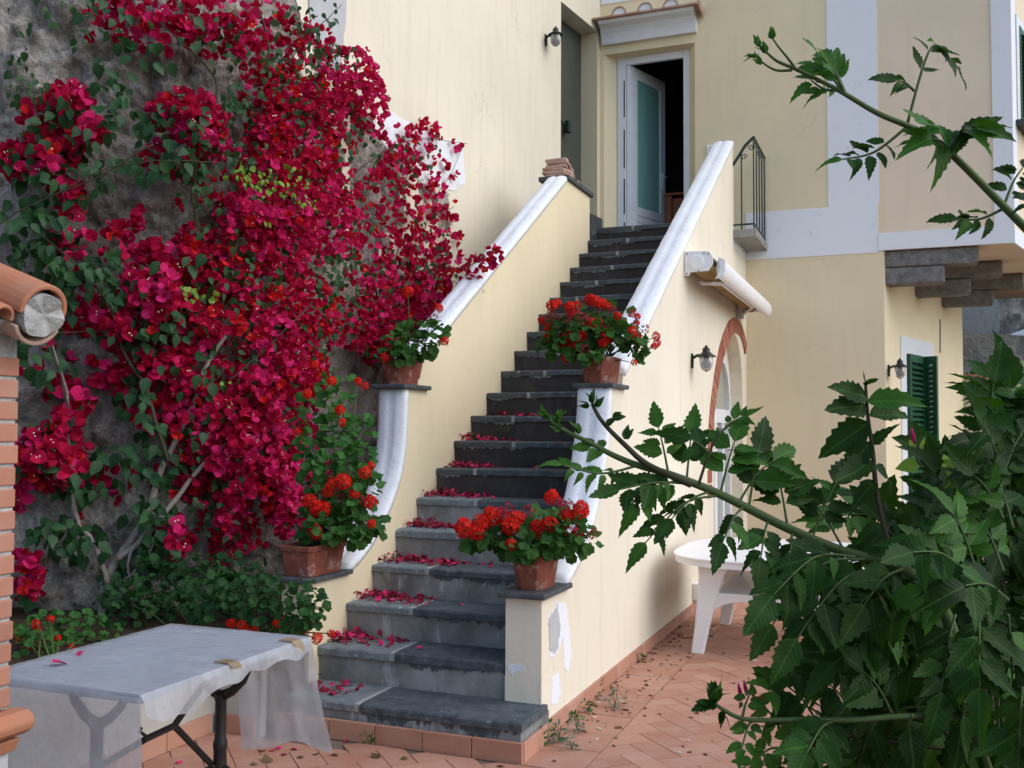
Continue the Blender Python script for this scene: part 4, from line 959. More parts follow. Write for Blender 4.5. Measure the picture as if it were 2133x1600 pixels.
vs = [Vector((-3 + 12 * i / NU, 21.4 - .22 * abs(mnoise.fractal(Vector((i * .31, j * .33, 3)), .8, 2, 4)) - .10 * mnoise.voronoi(Vector((i * .28, j * .34, 0)))[0][0], 2.55 + 4.5 * j / NV)) for j in range(NV + 1) for i in range(NU + 1)]
b.raw(vs, [(j * (NU + 1) + i, j * (NU + 1) + i + 1, (j + 1) * (NU + 1) + i + 1, (j + 1) * (NU + 1) + i) for j in range(NV) for i in range(NU)]).build('wall', 'masonry', rw2)
MB().box(.2, 1.62, 20.7, 21.0, 2.6, 6.8).build('pier', 'concrete', rw2)
# parked car, only its roof shows over the parapet
cr = empty('parked_car', (3.6, 19.2, 2.62), 'pale blue car parked on the road behind the stone parapet', 'car')
def carbody():
    prof = [(-2.0, .25), (-2.05, .62), (-1.75, .74), (-1.05, .80), (-.45, 1.30), (.2, 1.40), (.95, 1.36), (1.55, .92), (1.95, .86), (2.05, .55), (2.0, .25)]
    b = MB(); b.prism([(3.6 + a, 18.5, 2.50 + z) for a, z in prof], (0, 1.5, 0)); return b
carbody().build('body', 'car_paint', cr, bevel=.08)
for yy in (18.49, 19.995):
    MB().prism([(3.6 + a, yy, 2.50 + z) for a, z in [(-.85, .88), (-.38, 1.24), (.18, 1.32), (.85, 1.28), (1.3, .93)]], (0, .015, 0)).build('side_window', 'car_glass', cr)
for a in (-1.3, 1.3):
    for yy in (18.47, 19.85): MB().lathe([(.30, 0), (.31, .04), (.31, .14), (.30, .18)], (3.6 + a, yy, 2.50 + .31), 20, (0, 1, 0)).build('wheel', 'iron_black', cr)

# ================================================================== PLANT PIECES
def ovate(n=5, w=.42, fold=.12, curl=.15, tip=1.0, serr=0.0, base=.0, blunt=False):
    """leaf along +Y, length 1, folded on the midrib; returns verts, faces"""
    vs = []; fs = []
    for i in range(n + 1):
        t = i / n; wd = w * (sin(pi * t ** .75) ** .9) * (1 - .25 * t) + base * (1 - t) if 0 < t < 1 else 0
        if blunt and 0 < t < 1: wd = w * sin(pi * t ** .8) ** .55
        if serr and 0 < t < 1: wd *= 1 + serr * (1 if i % 2 else -1)
        z = -curl * t * t + fold * 0
        vs += [(-wd, t - (serr * .5 * wd if i % 2 else 0), z + fold * wd * 1.6), (0, t, z), (wd, t - (serr * .5 * wd if i % 2 else 0), z + fold * wd * 1.6)]
    for i in range(n):
        a = i * 3; b = a + 3
        if i == 0: fs += [(1, 4, 3), (1, 5, 4)]
        elif i == n - 1: fs += [(a, a + 1, b + 1), (a + 1, a + 2, b + 1)]
        else: fs += [(a, a + 1, b + 1, b), (a + 1, a + 2, b + 2, b + 1)]
    return vs, fs
def T(vf, mi=0): return (vf[0], vf[1], [mi] * len(vf[1]))
def bract_flower(mi, white, seed):
    r = random.Random(seed); V = []; Fc = []; MI = []
    for k in range(3):
        a = 2 * pi * k / 3 + r.uniform(-.25, .25); tl = r.uniform(.45, 1.05); s_ = r.uniform(.85, 1.1)
        bv, bf = ovate(6, .50, r.uniform(-.30, .05), r.uniform(-.35, .3), blunt=True)
        # local: rotate leaf up by tl around X, then about Z
        i0 = len(V)
        for (x, y, z) in bv:
            x, y, z = x * s_, y * s_, z * s_; y2, z2 = y * cos(tl) - z * sin(tl), y * sin(tl) + z * cos(tl)
            V.append((x * cos(a) - y2 * sin(a), x * sin(a) + y2 * cos(a), z2))
        Fc += [tuple(i0 + q for q in f) for f in bf]; MI += [mi] * len(bf)
    if white:
        for k in range(r.choice((1, 1, 2))):
            a = r.uniform(0, 6.28); cx_, cy_ = .16 * cos(a), .16 * sin(a); i0 = len(V); V.append((cx_, cy_, .62))
            for j in range(5): V.append((cx_ + .085 * cos(1.2566 * j), cy_ + .085 * sin(1.2566 * j), .60))
            Fc += [(i0, i0 + 1 + j, i0 + 1 + (j + 1) % 5) for j in range(5)]; MI += [3] * 5
    return V, Fc, MI
BR_M = ['bract', 'bract_magenta', 'bract_red', 'floret_white']
BR_T = [bract_flower(m, wv, m * 10 + wv * 5 + q) for m in range(3) for wv in (0, 1) for q in range(2)]     # index m*4 + wv*2 + q
BR_ME = [tmesh('bract_flower', t, BR_M) for t in BR_T]
LF_M = ['leaf_vine', 'leaf_lime', 'leaf_dark']
LF_T = [T(ovate(5, .36, .10, .18), m) for m in range(3)] + [T(ovate(5, .40, .16, .35), m) for m in range(3)]
LF_ME = [tmesh('vine_leaf', t, LF_M) for t in LF_T]
def round_leaf(seed):
    r = random.Random(seed); n = 14; vs = [(0, .12, 0)]; fs = []
    for k in range(n):
        a = -pi / 2 + .35 + (2 * pi - .7) * k / (n - 1); rr = .5 * (1 + .09 * (1 if k % 2 else -1)) * r.uniform(.94, 1.05)
        vs.append((rr * cos(a), .5 + rr * sin(a), .11 * sin(3 * a + seed) + .05))
    for k in range(n - 1): fs.append((0, k + 1, k + 2))
    return vs, fs
GL_T = [T(round_leaf(s_)) for s_ in range(3)]
GL_ME = [tmesh('round_leaf', t, ['leaf_geranium']) for t in GL_T]; IL_ME = [tmesh('ivy_leaf', t, ['leaf_ivy']) for t in GL_T]; BL_ME = [tmesh('bed_leaf', t, ['leaf_bed']) for t in GL_T]
def head(mi, nfl, seed, wilt=False):
    r = random.Random(seed); V = []; Fc = []
    for k in range(nfl):
        ph = math.acos(1 - 1.55 * (k + .5) / nfl); th = 2.39996 * k + r.uniform(-.3, .3); n = Vector((sin(ph) * cos(th), sin(ph) * sin(th), cos(ph)))
        c_ = n * (.5 * r.uniform(.8, 1.1)); t1 = n.orthogonal().normalized(); t2 = n.cross(t1); sz = .26 * r.uniform(.8, 1.2) * (.6 if wilt else 1)
        for j in range(5):
            a = 2 * pi * j / 5 + r.uniform(-.15, .15); u = t1 * cos(a) + t2 * sin(a); v_ = t2 * cos(a) - t1 * sin(a); i0 = len(V)
            V += [c_, c_ + u * sz * .65 + v_ * sz * .36 + n * .06, c_ + u * sz + n * r.uniform(-.02, .08), c_ + u * sz * .65 - v_ * sz * .36 + n * .06]; Fc.append((i0, i0 + 1, i0 + 2, i0 + 3))
        if wilt: i0 = len(V); V += [n * .05, c_, c_ + t1 * .05]; Fc.append((i0, i0 + 1, i0 + 2))
    return V, Fc, [mi] * len(Fc)
HD_ME = [tmesh('flower_head', head(0, 22, q), ['petal_red']) for q in range(3)]; HW_ME = [tmesh('flower_head', head(0, 16, q + 9, True), ['petal_wilted']) for q in range(2)]
def rv(r, s_=1.0):
    while True:
        v = Vector((r.uniform(-1, 1), r.uniform(-1, 1), r.uniform(-1, 1)))
        if .05 < v.length < 1: return v * s_
TOCAM = lambda p: (CAM - p).normalized()

# ================================================================== BOUGAINVILLEA
bg_root = onz(215, 1300, .46)
boug = empty('bougainvillea', bg_root, 'large crimson bougainvillea climbing the rock face left of the stairs', 'climbing plant')
# clusters: centre, radii (picture px on the rock), amount, how far it stands off the rock, hue mix (crimson, magenta, red)
CL = [(330, 45, 130, 55, 46, .15, 0), (440, 60, 60, 60, 36, .15, 0), (250, 20, 50, 30, 10, .1, 0), (512, 75, 42, 62, 50, .25, 1), (560, 30, 40, 25, 10, .15, 0), (600, 70, 45, 40, 26, .2, 0), (660, 95, 40, 35, 26, .25, 0),
 (725, 165, 62, 62, 95, .42, 1), (770, 215, 36, 60, 70, .42, 1), (690, 220, 60, 70, 70, .38, 0), (640, 190, 60, 60, 40, .32, 2), (575, 190, 45, 60, 50, .3, 2), (610, 270, 80, 70, 80, .36, 0), (680, 300, 60, 50, 46, .3, 2), (560, 280, 50, 70, 50, .3, 0), (540, 180, 35, 40, 26, .2, 0),
 (395, 240, 60, 50, 60, .3, 0), (440, 275, 40, 55, 50, .32, 1), (350, 235, 35, 30, 24, .25, 0), (360, 320, 70, 40, 22, .2, 0),
 (140, 215, 45, 36, 36, .3, 0), (75, 240, 30, 30, 12, .2, 0), (180, 265, 40, 45, 26, .28, 0), (95, 325, 60, 45, 60, .35, 1), (45, 340, 35, 32, 26, .3, 1), (25, 320, 25, 25, 8, .2, 0), (140, 410, 28, 45, 30, .3, 1), (110, 300, 60, 30, 16, .25, 0),
 (590, 350, 110, 60, 70, .3, 0), (560, 440, 90, 60, 95, .36, 1), (640, 450, 90, 80, 130, .4, 1), (690, 400, 60, 60, 66, .36, 0), (700, 480, 55, 60, 60, .36, 1), (600, 530, 70, 50, 66, .38, 1), (500, 450, 50, 50, 36, .25, 0), (520, 520, 60, 40, 40, .25, 2), (650, 360, 80, 40, 40, .3, 2),
 (840, 300, 50, 40, 30, .15, 0), (880, 275, 28, 28, 20, .15, 0), (835, 340, 38, 32, 36, .2, 1), (800, 370, 40, 30, 24, .15, 0), (880, 370, 40, 60, 24, .12, 2), (930, 400, 32, 60, 20, .08, 2), (850, 440, 60, 50, 34, .15, 0), (760, 450, 30, 50, 12, .1, 2), (900, 480, 50, 50, 36, .15, 0), (820, 500, 60, 40, 30, .2, 0), (770, 520, 40, 40, 14, .15, 2), (870, 540, 70, 40, 50, .25, 0), (935, 530, 36, 45, 24, .18, 0), (930, 310, 35, 40, 8, .06, 0),
 (820, 600, 80, 50, 66, .4, 1), (880, 620, 60, 60, 80, .42, 1), (840, 670, 90, 60, 130, .46, 0), (800, 720, 50, 36, 50, .4, 0), (900, 680, 35, 45, 36, .4, 1), (760, 680, 40, 60, 34, .3, 0), (740, 590, 30, 40, 14, .2, 0), (1015, 535, 28, 20, 16, .1, 2), (985, 560, 28, 24, 18, .12, 2), (960, 585, 26, 24, 14, .15, 2), (985, 600, 18, 12, 6, .1, 2), (935, 600, 20, 40, 18, .3, 0),
 (290, 600, 36, 38, 30, .4, 1), (350, 610, 30, 55, 40, .42, 1), (245, 680, 36, 45, 36, .42, 0), (325, 660, 30, 45, 26, .38, 0), (180, 660, 60, 36, 26, .25, 0), (150, 600, 40, 40, 6, .2, 0),
 (370, 540, 70, 40, 44, .2, 2), (430, 500, 60, 36, 30, .15, 0), (450, 570, 70, 45, 50, .25, 2), (560, 600, 110, 55, 90, .3, 2), (655, 640, 55, 50, 66, .4, 2), (700, 690, 30, 40, 20, .35, 2), (480, 660, 100, 60, 90, .32, 2), (580, 700, 80, 60, 100, .4, 1), (390, 680, 50, 60, 40, .3, 0), (610, 780, 60, 70, 110, .42, 0), (540, 790, 70, 60, 80, .4, 0), (650, 780, 30, 60, 40, .4, 2),
 (310, 760, 60, 36, 46, .3, 0), (400, 790, 80, 60, 80, .3, 0), (260, 800, 36, 30, 24, .25, 0), (470, 860, 90, 60, 110, .36, 0), (570, 860, 70, 60, 110, .42, 1), (400, 890, 60, 50, 50, .3, 0), (330, 870, 50, 40, 24, .2, 2), (520, 940, 90, 60, 130, .42, 1), (440, 960, 80, 50, 66, .32, 0), (590, 1000, 55, 60, 95, .5, 1), (530, 1030, 80, 50, 80, .42, 0), (600, 1070, 36, 46, 40, .52, 1), (470, 1080, 60, 46, 46, .3, 0), (490, 1140, 50, 40, 24, .25, 0), (380, 1000, 60, 40, 22, .2, 0), (640, 940, 40, 50, 20, .4, 0), (700, 990, 60, 30, 12, .5, 0),
 (100, 950, 58, 56, 90, .45, 0), (140, 980, 36, 36, 30, .45, 1), (60, 960, 30, 50, 24, .4, 0), (135, 870, 30, 50, 18, .35, 0), (160, 830, 25, 30, 8, .3, 0), (100, 760, 50, 60, 12, .25, 0), (200, 760, 40, 30, 10, .2, 0), (60, 1195, 26, 48, 28, .45, 1), (365, 1125, 26, 42, 26, .4, 1), (45, 1030, 15, 30, 6, .4, 0), (205, 1140, 6, 6, 2, .3, 2), (160, 1082, 8, 8, 2, .3, 2), (230, 980, 60, 60, 10, .2, 0),
 (280, 445, 14, 20, 4, .15, 1), (240, 482, 20, 20, 7, .15, 1), (272, 478, 16, 16, 5, .15, 1), (130, 492, 24, 20, 8, .3, 1), (180, 497, 14, 12, 4, .3, 1), (150, 520, 24, 18, 6, .3, 1), (310, 510, 30, 30, 8, .15, 0), (430, 400, 60, 40, 12, .12, 0), (250, 540, 60, 30, 8, .2, 0)]
HUE = [(.70, .24, .06), (.50, .47, .03), (.62, .12, .26)]
rb = random.Random(21); items = []; cents = []
def rockpos(px, py, off):
    if px > 945 and py > 495: return at(px, py, 7.75 - (px - 945) * .004 - off)
    d = rock_hit(px, py); return at(px, py, d - off)
for (cx_, cy_, rx, ry, n, off, hue) in CL:
    cents.append((cx_, cy_, off))
    near = 1.28 if cx_ < 400 else 1.0; n0_ = n; n = int(n * (1.45 if n > 30 else 1.25))
    for k in range(n):
        a = rb.uniform(0, 2 * pi); r = sqrt(rb.random()) if rb.random() < .85 else rb.uniform(.9, 1.18)
        px, py = cx_ + rx * r * cos(a), cy_ + ry * r * sin(a)
        o_ = off * (1 - .55 * r * r) + rb.uniform(-.22, .03) * min(1, off / .3)
        p = rockpos(px, py, max(.03, o_))
        dome = (RI * cos(a) * r - UP * sin(a) * r) * .9
        nrm = (TOCAM(p) * .7 + Vector((.35, 0, .25)) + dome + rv(rb, .75)).normalized()
        h = rb.random(); m = 0 if h < HUE[hue][0] else (1 if h < HUE[hue][0] + HUE[hue][1] else 2)
        ti = m * 4 + (2 if rb.random() < .22 else 0) + rb.randint(0, 1)
        items.append((ti, frame(p, (rv(rb) + nrm.orthogonal() * .3), nrm, rb.uniform(.036, .052) * near), o_))
# ends of the frames: frame() puts local Z near nrm
rb.shuffle(items)
items.sort(key=lambda t: -t[2]); front_i = items[:900]; rb.shuffle(front_i)
pick = set(id(t) for t in front_i[:300])
for ti, mw, _ in front_i[:300]: place('bract_flower', BR_ME[ti], boug, mw)
scatter_mesh('bract_flowers', BR_T, [(t[0], t[1]) for t in items if id(t) not in pick], BR_M, boug)
# leaves
LV = [(80, 40, 80, 60, 14, 2), (210, 30, 60, 40, 22, 0), (180, 80, 30, 30, 6, 2), (40, 160, 30, 70, 20, 2), (80, 190, 40, 30, 10, 2), (250, 130, 50, 60, 26, 0), (225, 220, 50, 60, 34, 0), (310, 260, 40, 50, 26, 0), (330, 110, 40, 30, 10, 0), (470, 110, 40, 40, 14, 0), (620, 40, 60, 30, 26, 2), (690, 20, 25, 30, 6, 2), (640, 110, 70, 40, 36, 2), (700, 120, 60, 30, 36, 2), (560, 130, 40, 40, 20, 2), (490, 220, 30, 70, 34, 0), (600, 230, 100, 70, 60, 2), (700, 260, 70, 40, 30, 0), (760, 300, 40, 50, 24, 0), (500, 320, 60, 40, 40, 0),
 (300, 345, 110, 24, 46, 0), (180, 370, 60, 50, 34, 0), (90, 390, 60, 50, 34, 0), (50, 460, 60, 60, 46, 0), (110, 470, 50, 40, 26, 0), (400, 330, 60, 40, 24, 0), (420, 400, 50, 40, 20, 2), (510, 365, 42, 30, 34, 1), (600, 375, 60, 34, 44, 1), (640, 420, 46, 26, 34, 1), (570, 400, 60, 30, 16, 1), (560, 455, 20, 16, 8, 1),
 (130, 560, 70, 50, 60, 0), (200, 560, 60, 60, 50, 0), (240, 600, 40, 50, 26, 0), (90, 530, 60, 40, 30, 0), (60, 520, 50, 30, 20, 2), (300, 690, 60, 40, 36, 0), (350, 690, 40, 40, 30, 0), (400, 610, 60, 30, 14, 1), (330, 640, 70, 60, 30, 0), (420, 610, 40, 20, 12, 1), (120, 640, 40, 40, 20, 0), (60, 720, 30, 50, 20, 0), (110, 760, 50, 50, 24, 0), (280, 830, 40, 50, 26, 0), (310, 900, 40, 40, 20, 0), (250, 960, 60, 40, 40, 0), (160, 1000, 60, 50, 40, 0), (330, 970, 50, 40, 26, 0), (120, 1100, 60, 30, 40, 0), (170, 1130, 70, 30, 44, 0), (310, 1070, 60, 40, 44, 0), (330, 1100, 40, 40, 30, 0), (260, 1220, 60, 60, 60, 0), (320, 1160, 40, 50, 30, 0), (440, 1050, 60, 40, 26, 0), (430, 930, 60, 50, 24, 0), (420, 840, 50, 50, 20, 0),
 (720, 540, 50, 50, 40, 2), (690, 580, 40, 60, 40, 2), (650, 700, 60, 60, 50, 2), (730, 640, 50, 60, 44, 2), (850, 580, 90, 40, 50, 2), (800, 430, 50, 60, 16, 2), (860, 700, 50, 30, 30, 2), (890, 560, 50, 30, 20, 2), (560, 560, 100, 50, 40, 2), (500, 600, 100, 50, 40, 2), (480, 760, 90, 60, 50, 2), (560, 720, 70, 60, 40, 2), (600, 860, 60, 60, 34, 2), (520, 980, 80, 60, 40, 2), (480, 800, 40, 50, 12, 1), (890, 330, 40, 60, 10, 2), (400, 260, 70, 60, 30, 0), (130, 260, 80, 60, 40, 0), (70, 340, 70, 40, 30, 0), (100, 930, 60, 60, 36, 0)]
litems = []
LV += [(c_[0], c_[1], c_[2] * 1.15, c_[3] * 1.15, int(c_[4] * .24), 2 if c_[0] > 420 else 0) for c_ in CL if c_[4] > 22]
for (cx_, cy_, rx, ry, n, kind) in LV:
    big = 1.38 if kind == 0 and cx_ < 420 else .85
    for k in range(int(n * (.72 if cx_ < 420 and kind == 0 else 1.0))):
        a = rb.uniform(0, 2 * pi); r = sqrt(rb.random()); px, py = cx_ + rx * r * cos(a), cy_ + ry * r * sin(a)
        off = (.46 if kind == 1 else (.36 if cx_ < 420 else .30)) * (1 - .5 * r * r) + rb.uniform(-.14, .05)
        p = rockpos(px, py, max(.03, off)); nrm = (TOCAM(p) * .6 + Vector((.35, -.1, .6)) + rv(rb, .7)).normalized()
        dr = (Vector((0, 0, -.75)) + rv(rb, .9) + RI * rb.uniform(-.3, .5))
        sc = rb.uniform(.045, .075) * big * (.7 if kind == 1 else 1)
        litems.append((kind + (3 if rb.random() < .4 else 0), frame(p, dr, nrm, sc), sc * (1.4 if cx_ < 420 else 1)))
litems.sort(key=lambda t: -t[2]); fl_ = litems[:900]; rb.shuffle(fl_); pk = set(id(t) for t in fl_[:300])
for ti, mw, _ in fl_[:300]: place('leaf', LF_ME[ti], boug, mw)
scatter_mesh('leaves', LF_T, [(t[0], t[1]) for t in litems if id(t) not in pk], LF_M, boug)
# stems
def vine(pts, r0, r1, off, nm='stem', mt='bark'):
    P = [rockpos(a, b, off if not isinstance(off, list) else off[i]) for i, (a, b) in enumerate(pts)]; Q = []
    for i in range(len(P) - 1):
        for k in range(5):
            t = k / 5; a, b, c_, d = P[max(i - 1, 0)], P[i], P[i + 1], P[min(i + 2, len(P) - 1)]
            Q.append(.5 * ((2 * b) + (c_ - a) * t + (2 * a - 5 * b + 4 * c_ - d) * t * t + (3 * b - a - 3 * c_ + d) * t ** 3) + rv(rb, .006))
    Q.append(P[-1]); n = len(Q) - 1
    return MB().tube(Q, [r0 + (r1 - r0) * i / n for i in range(n + 1)], 7).build(nm, mt, boug, smooth=True)
vine([(212, 1320), (218, 1220), (245, 1165), (285, 1110), (320, 1030), (345, 960), (400, 850), (430, 760), (470, 700)], .030, .012, .16)
vine([(245, 1165), (290, 1130), (350, 1060), (430, 960), (520, 880), (580, 760)], .020, .008, .2)
vine([(225, 1220), (200, 1140), (160, 1080), (145, 960), (140, 820), (110, 720)], .016, .006, .2)
vine([(275, 1140), (265, 1180), (275, 1210)], .010, .006, .22); vine([(330, 1105), (300, 1170), (262, 1205)], .008, .005, .26)
vine([(350, 960), (322, 870), (300, 800), (260, 740), (230, 640), (170, 560), (60, 470)], .012, .005, .26, mt='bark_dark')
vine([(420, 860), (450, 700), (480, 560), (520, 400), (540, 260), (560, 120), (540, 20)], .014, .006, .12, mt='bark_dark')
vine([(470, 620), (400, 420), (430, 280), (450, 170), (380, 90), (300, 20)], .010, .004, .10, mt='bark_dark')
vine([(320, 300), (200, 370), (80, 420), (-10, 470)], .005, .004, .34, mt='bark_dark'); vine([(460, 340), (340, 335), (230, 350), (140, 390), (60, 430)], .004, .003, .36, mt='bark_dark')
vine([(600, 560), (680, 420), (780, 330), (870, 290), (975, 300)], .008, .002, .10, mt='bark_dark'); vine([(700, 620), (740, 520), (760, 420), (770, 360)], .006, .003, .06, mt='bark_dark')
vine([(780, 640), (830, 520), (840, 440), (850, 330)], .006, .002, .06, mt='bark_dark'); vine([(820, 640), (900, 560), (960, 560), (1035, 520)], .006, .002, [.3, .3, .34, .36], mt='bark_dark')
vine([(850, 600), (900, 430), (940, 360), (965, 305)], .004, .0015, .05, mt='bark_dark'); vine([(840, 560), (930, 440), (998, 418)], .003, .001, .05, mt='bark_dark')
vine([(600, 130), (660, 60), (712, 10)], .005, .002, .15, mt='bark_dark'); vine([(640, 640), (560, 720), (480, 790)], .006, .003, .3, mt='bark_dark')
vine([(30, 150), (60, 190), (110, 190)], .004, .002, .1, mt='bark_dark'); vine([(150, 900), (120, 760), (100, 700), (220, 690)], .006, .003, .25, mt='bark_dark')

# ================================================================== POTTED GERANIUMS
def octo(hx, hy, z, ch): return [(-hx + ch, -hy, z), (hx - ch, -hy, z), (hx, -hy + ch, z), (hx, hy - ch, z), (hx - ch, hy, z), (-hx + ch, hy, z), (-hx, hy - ch, z), (-hx, -hy + ch, z)]
def pot_mesh(c, hx, hy, h, taper, ch, rim, e):
    c = Vector(c); lv = [(taper, 0), (1.0 * taper + (1 - taper) * .78, h * .78), (1.0, h * .80 if rim else h)]
    b = MB()
    def ring(f, z, extra=0): return [c + Vector(p) for p in octo(hx * f + extra, hy * f + extra, z, ch)]
    rs = [ring(taper, 0), ring(taper + (1 - taper) * .82, h * .82)] + ([ring(taper + (1 - taper) * .82, h * .82, .008), ring(1, h, .010)] if rim else [ring(1, h)])
    ins = [ring(1, h, -.012), ring(.95, h * .86, -.014)]
    al = rs + ins; vs = [v for r in al for v in r]; fs = [tuple(range(8))[::-1]]
    for i in range(len(al) - 1):
        for k in range(8): fs.append((i * 8 + k, i * 8 + (k + 1) % 8, (i + 1) * 8 + (k + 1) % 8, (i + 1) * 8 + k))
    b.raw(vs, fs).build('pot', 'pot', e, bevel=.004)
    MB().prism(ring(.95, h * .84, -.016), (0, 0, .01)).build('soil', 'soil', e)
def foliage(e, blobs, nm, meshes, rr, smin, smax, stems_from=None):
    tot = 0
    for (c, rad, n) in blobs:
        c = Vector(c)
        for k in range(n):
            d = rv(rr).normalized(); q = c + Vector((d.x * rad[0], d.y * rad[1], d.z * rad[2])) * (rr.random() ** .35)
            nrm = (d * .9 + Vector((.15, -.15, .7)) + TOCAM(q) * .35 + rv(rr, .5)).normalized(); yd = (d * .7 + Vector((0, 0, -.35)) + rv(rr, .7))
            place(nm, meshes[rr.randint(0, len(meshes) - 1)], e, frame(q, yd, nrm, rr.uniform(smin, smax))); tot += 1
    return tot
def stems(e, base, tips, rr, r=.004, mt='bark_green'):
    for t in tips:
        t = Vector(t); b0 = Vector(base) + Vector((rr.uniform(-.05, .05), rr.uniform(-.05, .05), 0)); m_ = b0.lerp(t, .55) + Vector((0, 0, .03)) + rv(rr, .02)
        MB().tube([b0, b0.lerp(m_, .5) + rv(rr, .008), m_, t], [r, r, r * .8, r * .6], 5).build('stem', mt, e, smooth=True)
def geranium(label, potc, pd, blobs, heads, depth, hs, seed, rim=True, ch=.0, leaf=(.05, .075), cat='potted plant'):
    rr = random.Random(seed); e = empty('potted_geranium', potc, label, cat, 'red geraniums in terracotta pots on the stair parapets')
    hx, hy, h, tp = pd; pot_mesh(potc, hx, hy, h, tp, ch, rim, e)
    base = Vector(potc) + Vector((0, 0, h * .85))
    bl = [(at(px, py, depth + dd), rad, n) for (px, py, dd, rad, n) in blobs]
    foliage(e, bl, 'leaf', GL_ME, rr, *leaf)
    tips = []
    for (px, py, wl, *s2) in heads:
        p = at(px, py, depth - .06 + rr.uniform(-.07, .05)); s_ = hs * rr.uniform(.72, 1.05) * (s2[0] if s2 else 1); nrm = (Vector((.25, -.45, .65)) + rv(rr, .5)).normalized()
        me = (HW_ME if wl else HD_ME)[rr.randint(0, 1)]
        place('flower_head', me, e, frame(p, rv(rr), nrm, s_)); tips.append(p - nrm * s_ * .2)
    stems(e, base, tips[::2] + [b_[0] for b_ in bl], rr)
    return e
Z1 = .70 + .028; Z3 = 1.777 + .028
geranium('red geranium in rectangular terracotta planter on the lower left pedestal', (-3.045, 4.72, Z1), (.105, .185, .165, .84), [(700, 1085, 0, (.17, .20, .09), 80), (745, 1090, 0, (.12, .14, .09), 60), (660, 1085, 0, (.10, .14, .09), 36), (640, 1115, 0, (.05, .05, .03), 6)],
  [(715, 1002, 0, 1.1), (690, 1012, 0), (682, 1026, 0, .8), (737, 1029, 0), (772, 1047, 0, 1.1), (645, 1045, 0, 1.1), (660, 1058, 0), (672, 1060, 0), (660, 1080, 0, .8), (654, 1108, 0, 1.2), (774, 1092, 0, .7), (750, 1040, 1), (705, 1030, 1)], 5.42, .072, 1, True, .02)
geranium('bushy red geranium in terracotta pot on the lower right pedestal', (-1.77, 4.80, Z1 - .01), (.098, .135, .175, .76), [(1100, 1125, 0, (.20, .16, .075), 100), (1180, 1110, 0, (.12, .14, .10), 60), (1010, 1120, 0, (.10, .10, .06), 40), (1225, 1125, 0, (.05, .05, .04), 12), (1130, 1090, .1, (.14, .12, .07), 30)],
  [(968, 1100, 0, 1.15), (990, 1108, 0, 1.15), (1003, 1090, 0, 1.1), (1025, 1075, 0, 1.25), (1062, 1090, 0, 1.3), (1076, 1082, 0), (1120, 1100, 0, 1.3), (1145, 1095, 0, 1.35), (1132, 1112, 0, 1.2), (1150, 1037, 0, 1.1), (1165, 1048, 1), (1209, 1062, 0, 1.15), (1182, 1075, 0), (1190, 1101, 1, 1.1), (1235, 1112, 1, .9), (1064, 1134, 0, .7), (1055, 1067, 1, 1.2), (1100, 1066, 1), (1205, 1110, 0, .7), (1180, 1060, 1, 1.2)], 5.02, .078, 2, True, .035)
geranium('red geranium in terracotta pot on the upper left pillar under the bougainvillea', (-3.04, 5.73, Z3), (.10, .15, .155, .80), [(850, 715, 0, (.16, .16, .09), 60), (895, 700, 0, (.08, .10, .12), 40), (830, 735, -.05, (.10, .10, .05), 24)],
  [(850, 607, 0), (913, 643, 0, .9), (925, 712, 0, .8), (905, 660, 1), (800, 745, 0, .9)], 6.34, .072, 3, False, .05)
geranium('wide red geranium in faceted terracotta pot on the upper right pillar', (-1.77, 5.965, Z3), (.105, .15, .165, .80), [(1215, 690, 0, (.24, .18, .09), 110), (1290, 700, 0, (.14, .14, .08), 50), (1170, 715, 0, (.13, .12, .09), 50), (1230, 738, -.08, (.12, .10, .03), 26), (1325, 725, 0, (.06, .06, .06), 18), (1250, 655, .06, (.18, .12, .05), 30)],
  [(1149, 638, 0, 1.1), (1160, 632, 0, .8), (1187, 639, 0), (1200, 636, 0), (1190, 650, 0), (1229, 624, 0, .9), (1240, 629, 0), (1253, 632, 0, .9), (1264, 639, 0), (1243, 677, 0, 1.2), (1232, 674, 0), (1286, 659, 0), (1293, 673, 0, 1.1), (1178, 700, 0, 1.2), (1192, 715, 0, 1.25), (1170, 713, 0), (1198, 724, 0), (1212, 701, 0, .9), (1262, 704, 0, 1.2), (1258, 713, 0), (1316, 692, 0, 1.1), (1327, 702, 0), (1367, 700, 0), (1368, 715, 0, .8), (1362, 722, 0, .7), (1316, 653, 0, .9), (1328, 660, 0, .8), (1326, 673, 0, .8), (1321, 755, 0, .8), (1179, 746, 0, .9), (1139, 682, 0), (1142, 704, 0, .9), (1128, 668, 0, .8),
   (1146, 656, 1, 1.3), (1160, 662, 1, 1.3), (1140, 670, 1, 1.2), (1198, 652, 1, 1.2), (1218, 667, 1, 1.4), (1264, 687, 1, 1.3), (1218, 729, 1, 1.2), (1276, 646, 1, 1.2), (1222, 627, 1, 1.2), (1344, 686, 1), (1270, 700, 1, 1.2), (1182, 668, 1), (1250, 650, 1)], 6.12, .062, 4, False, .05)
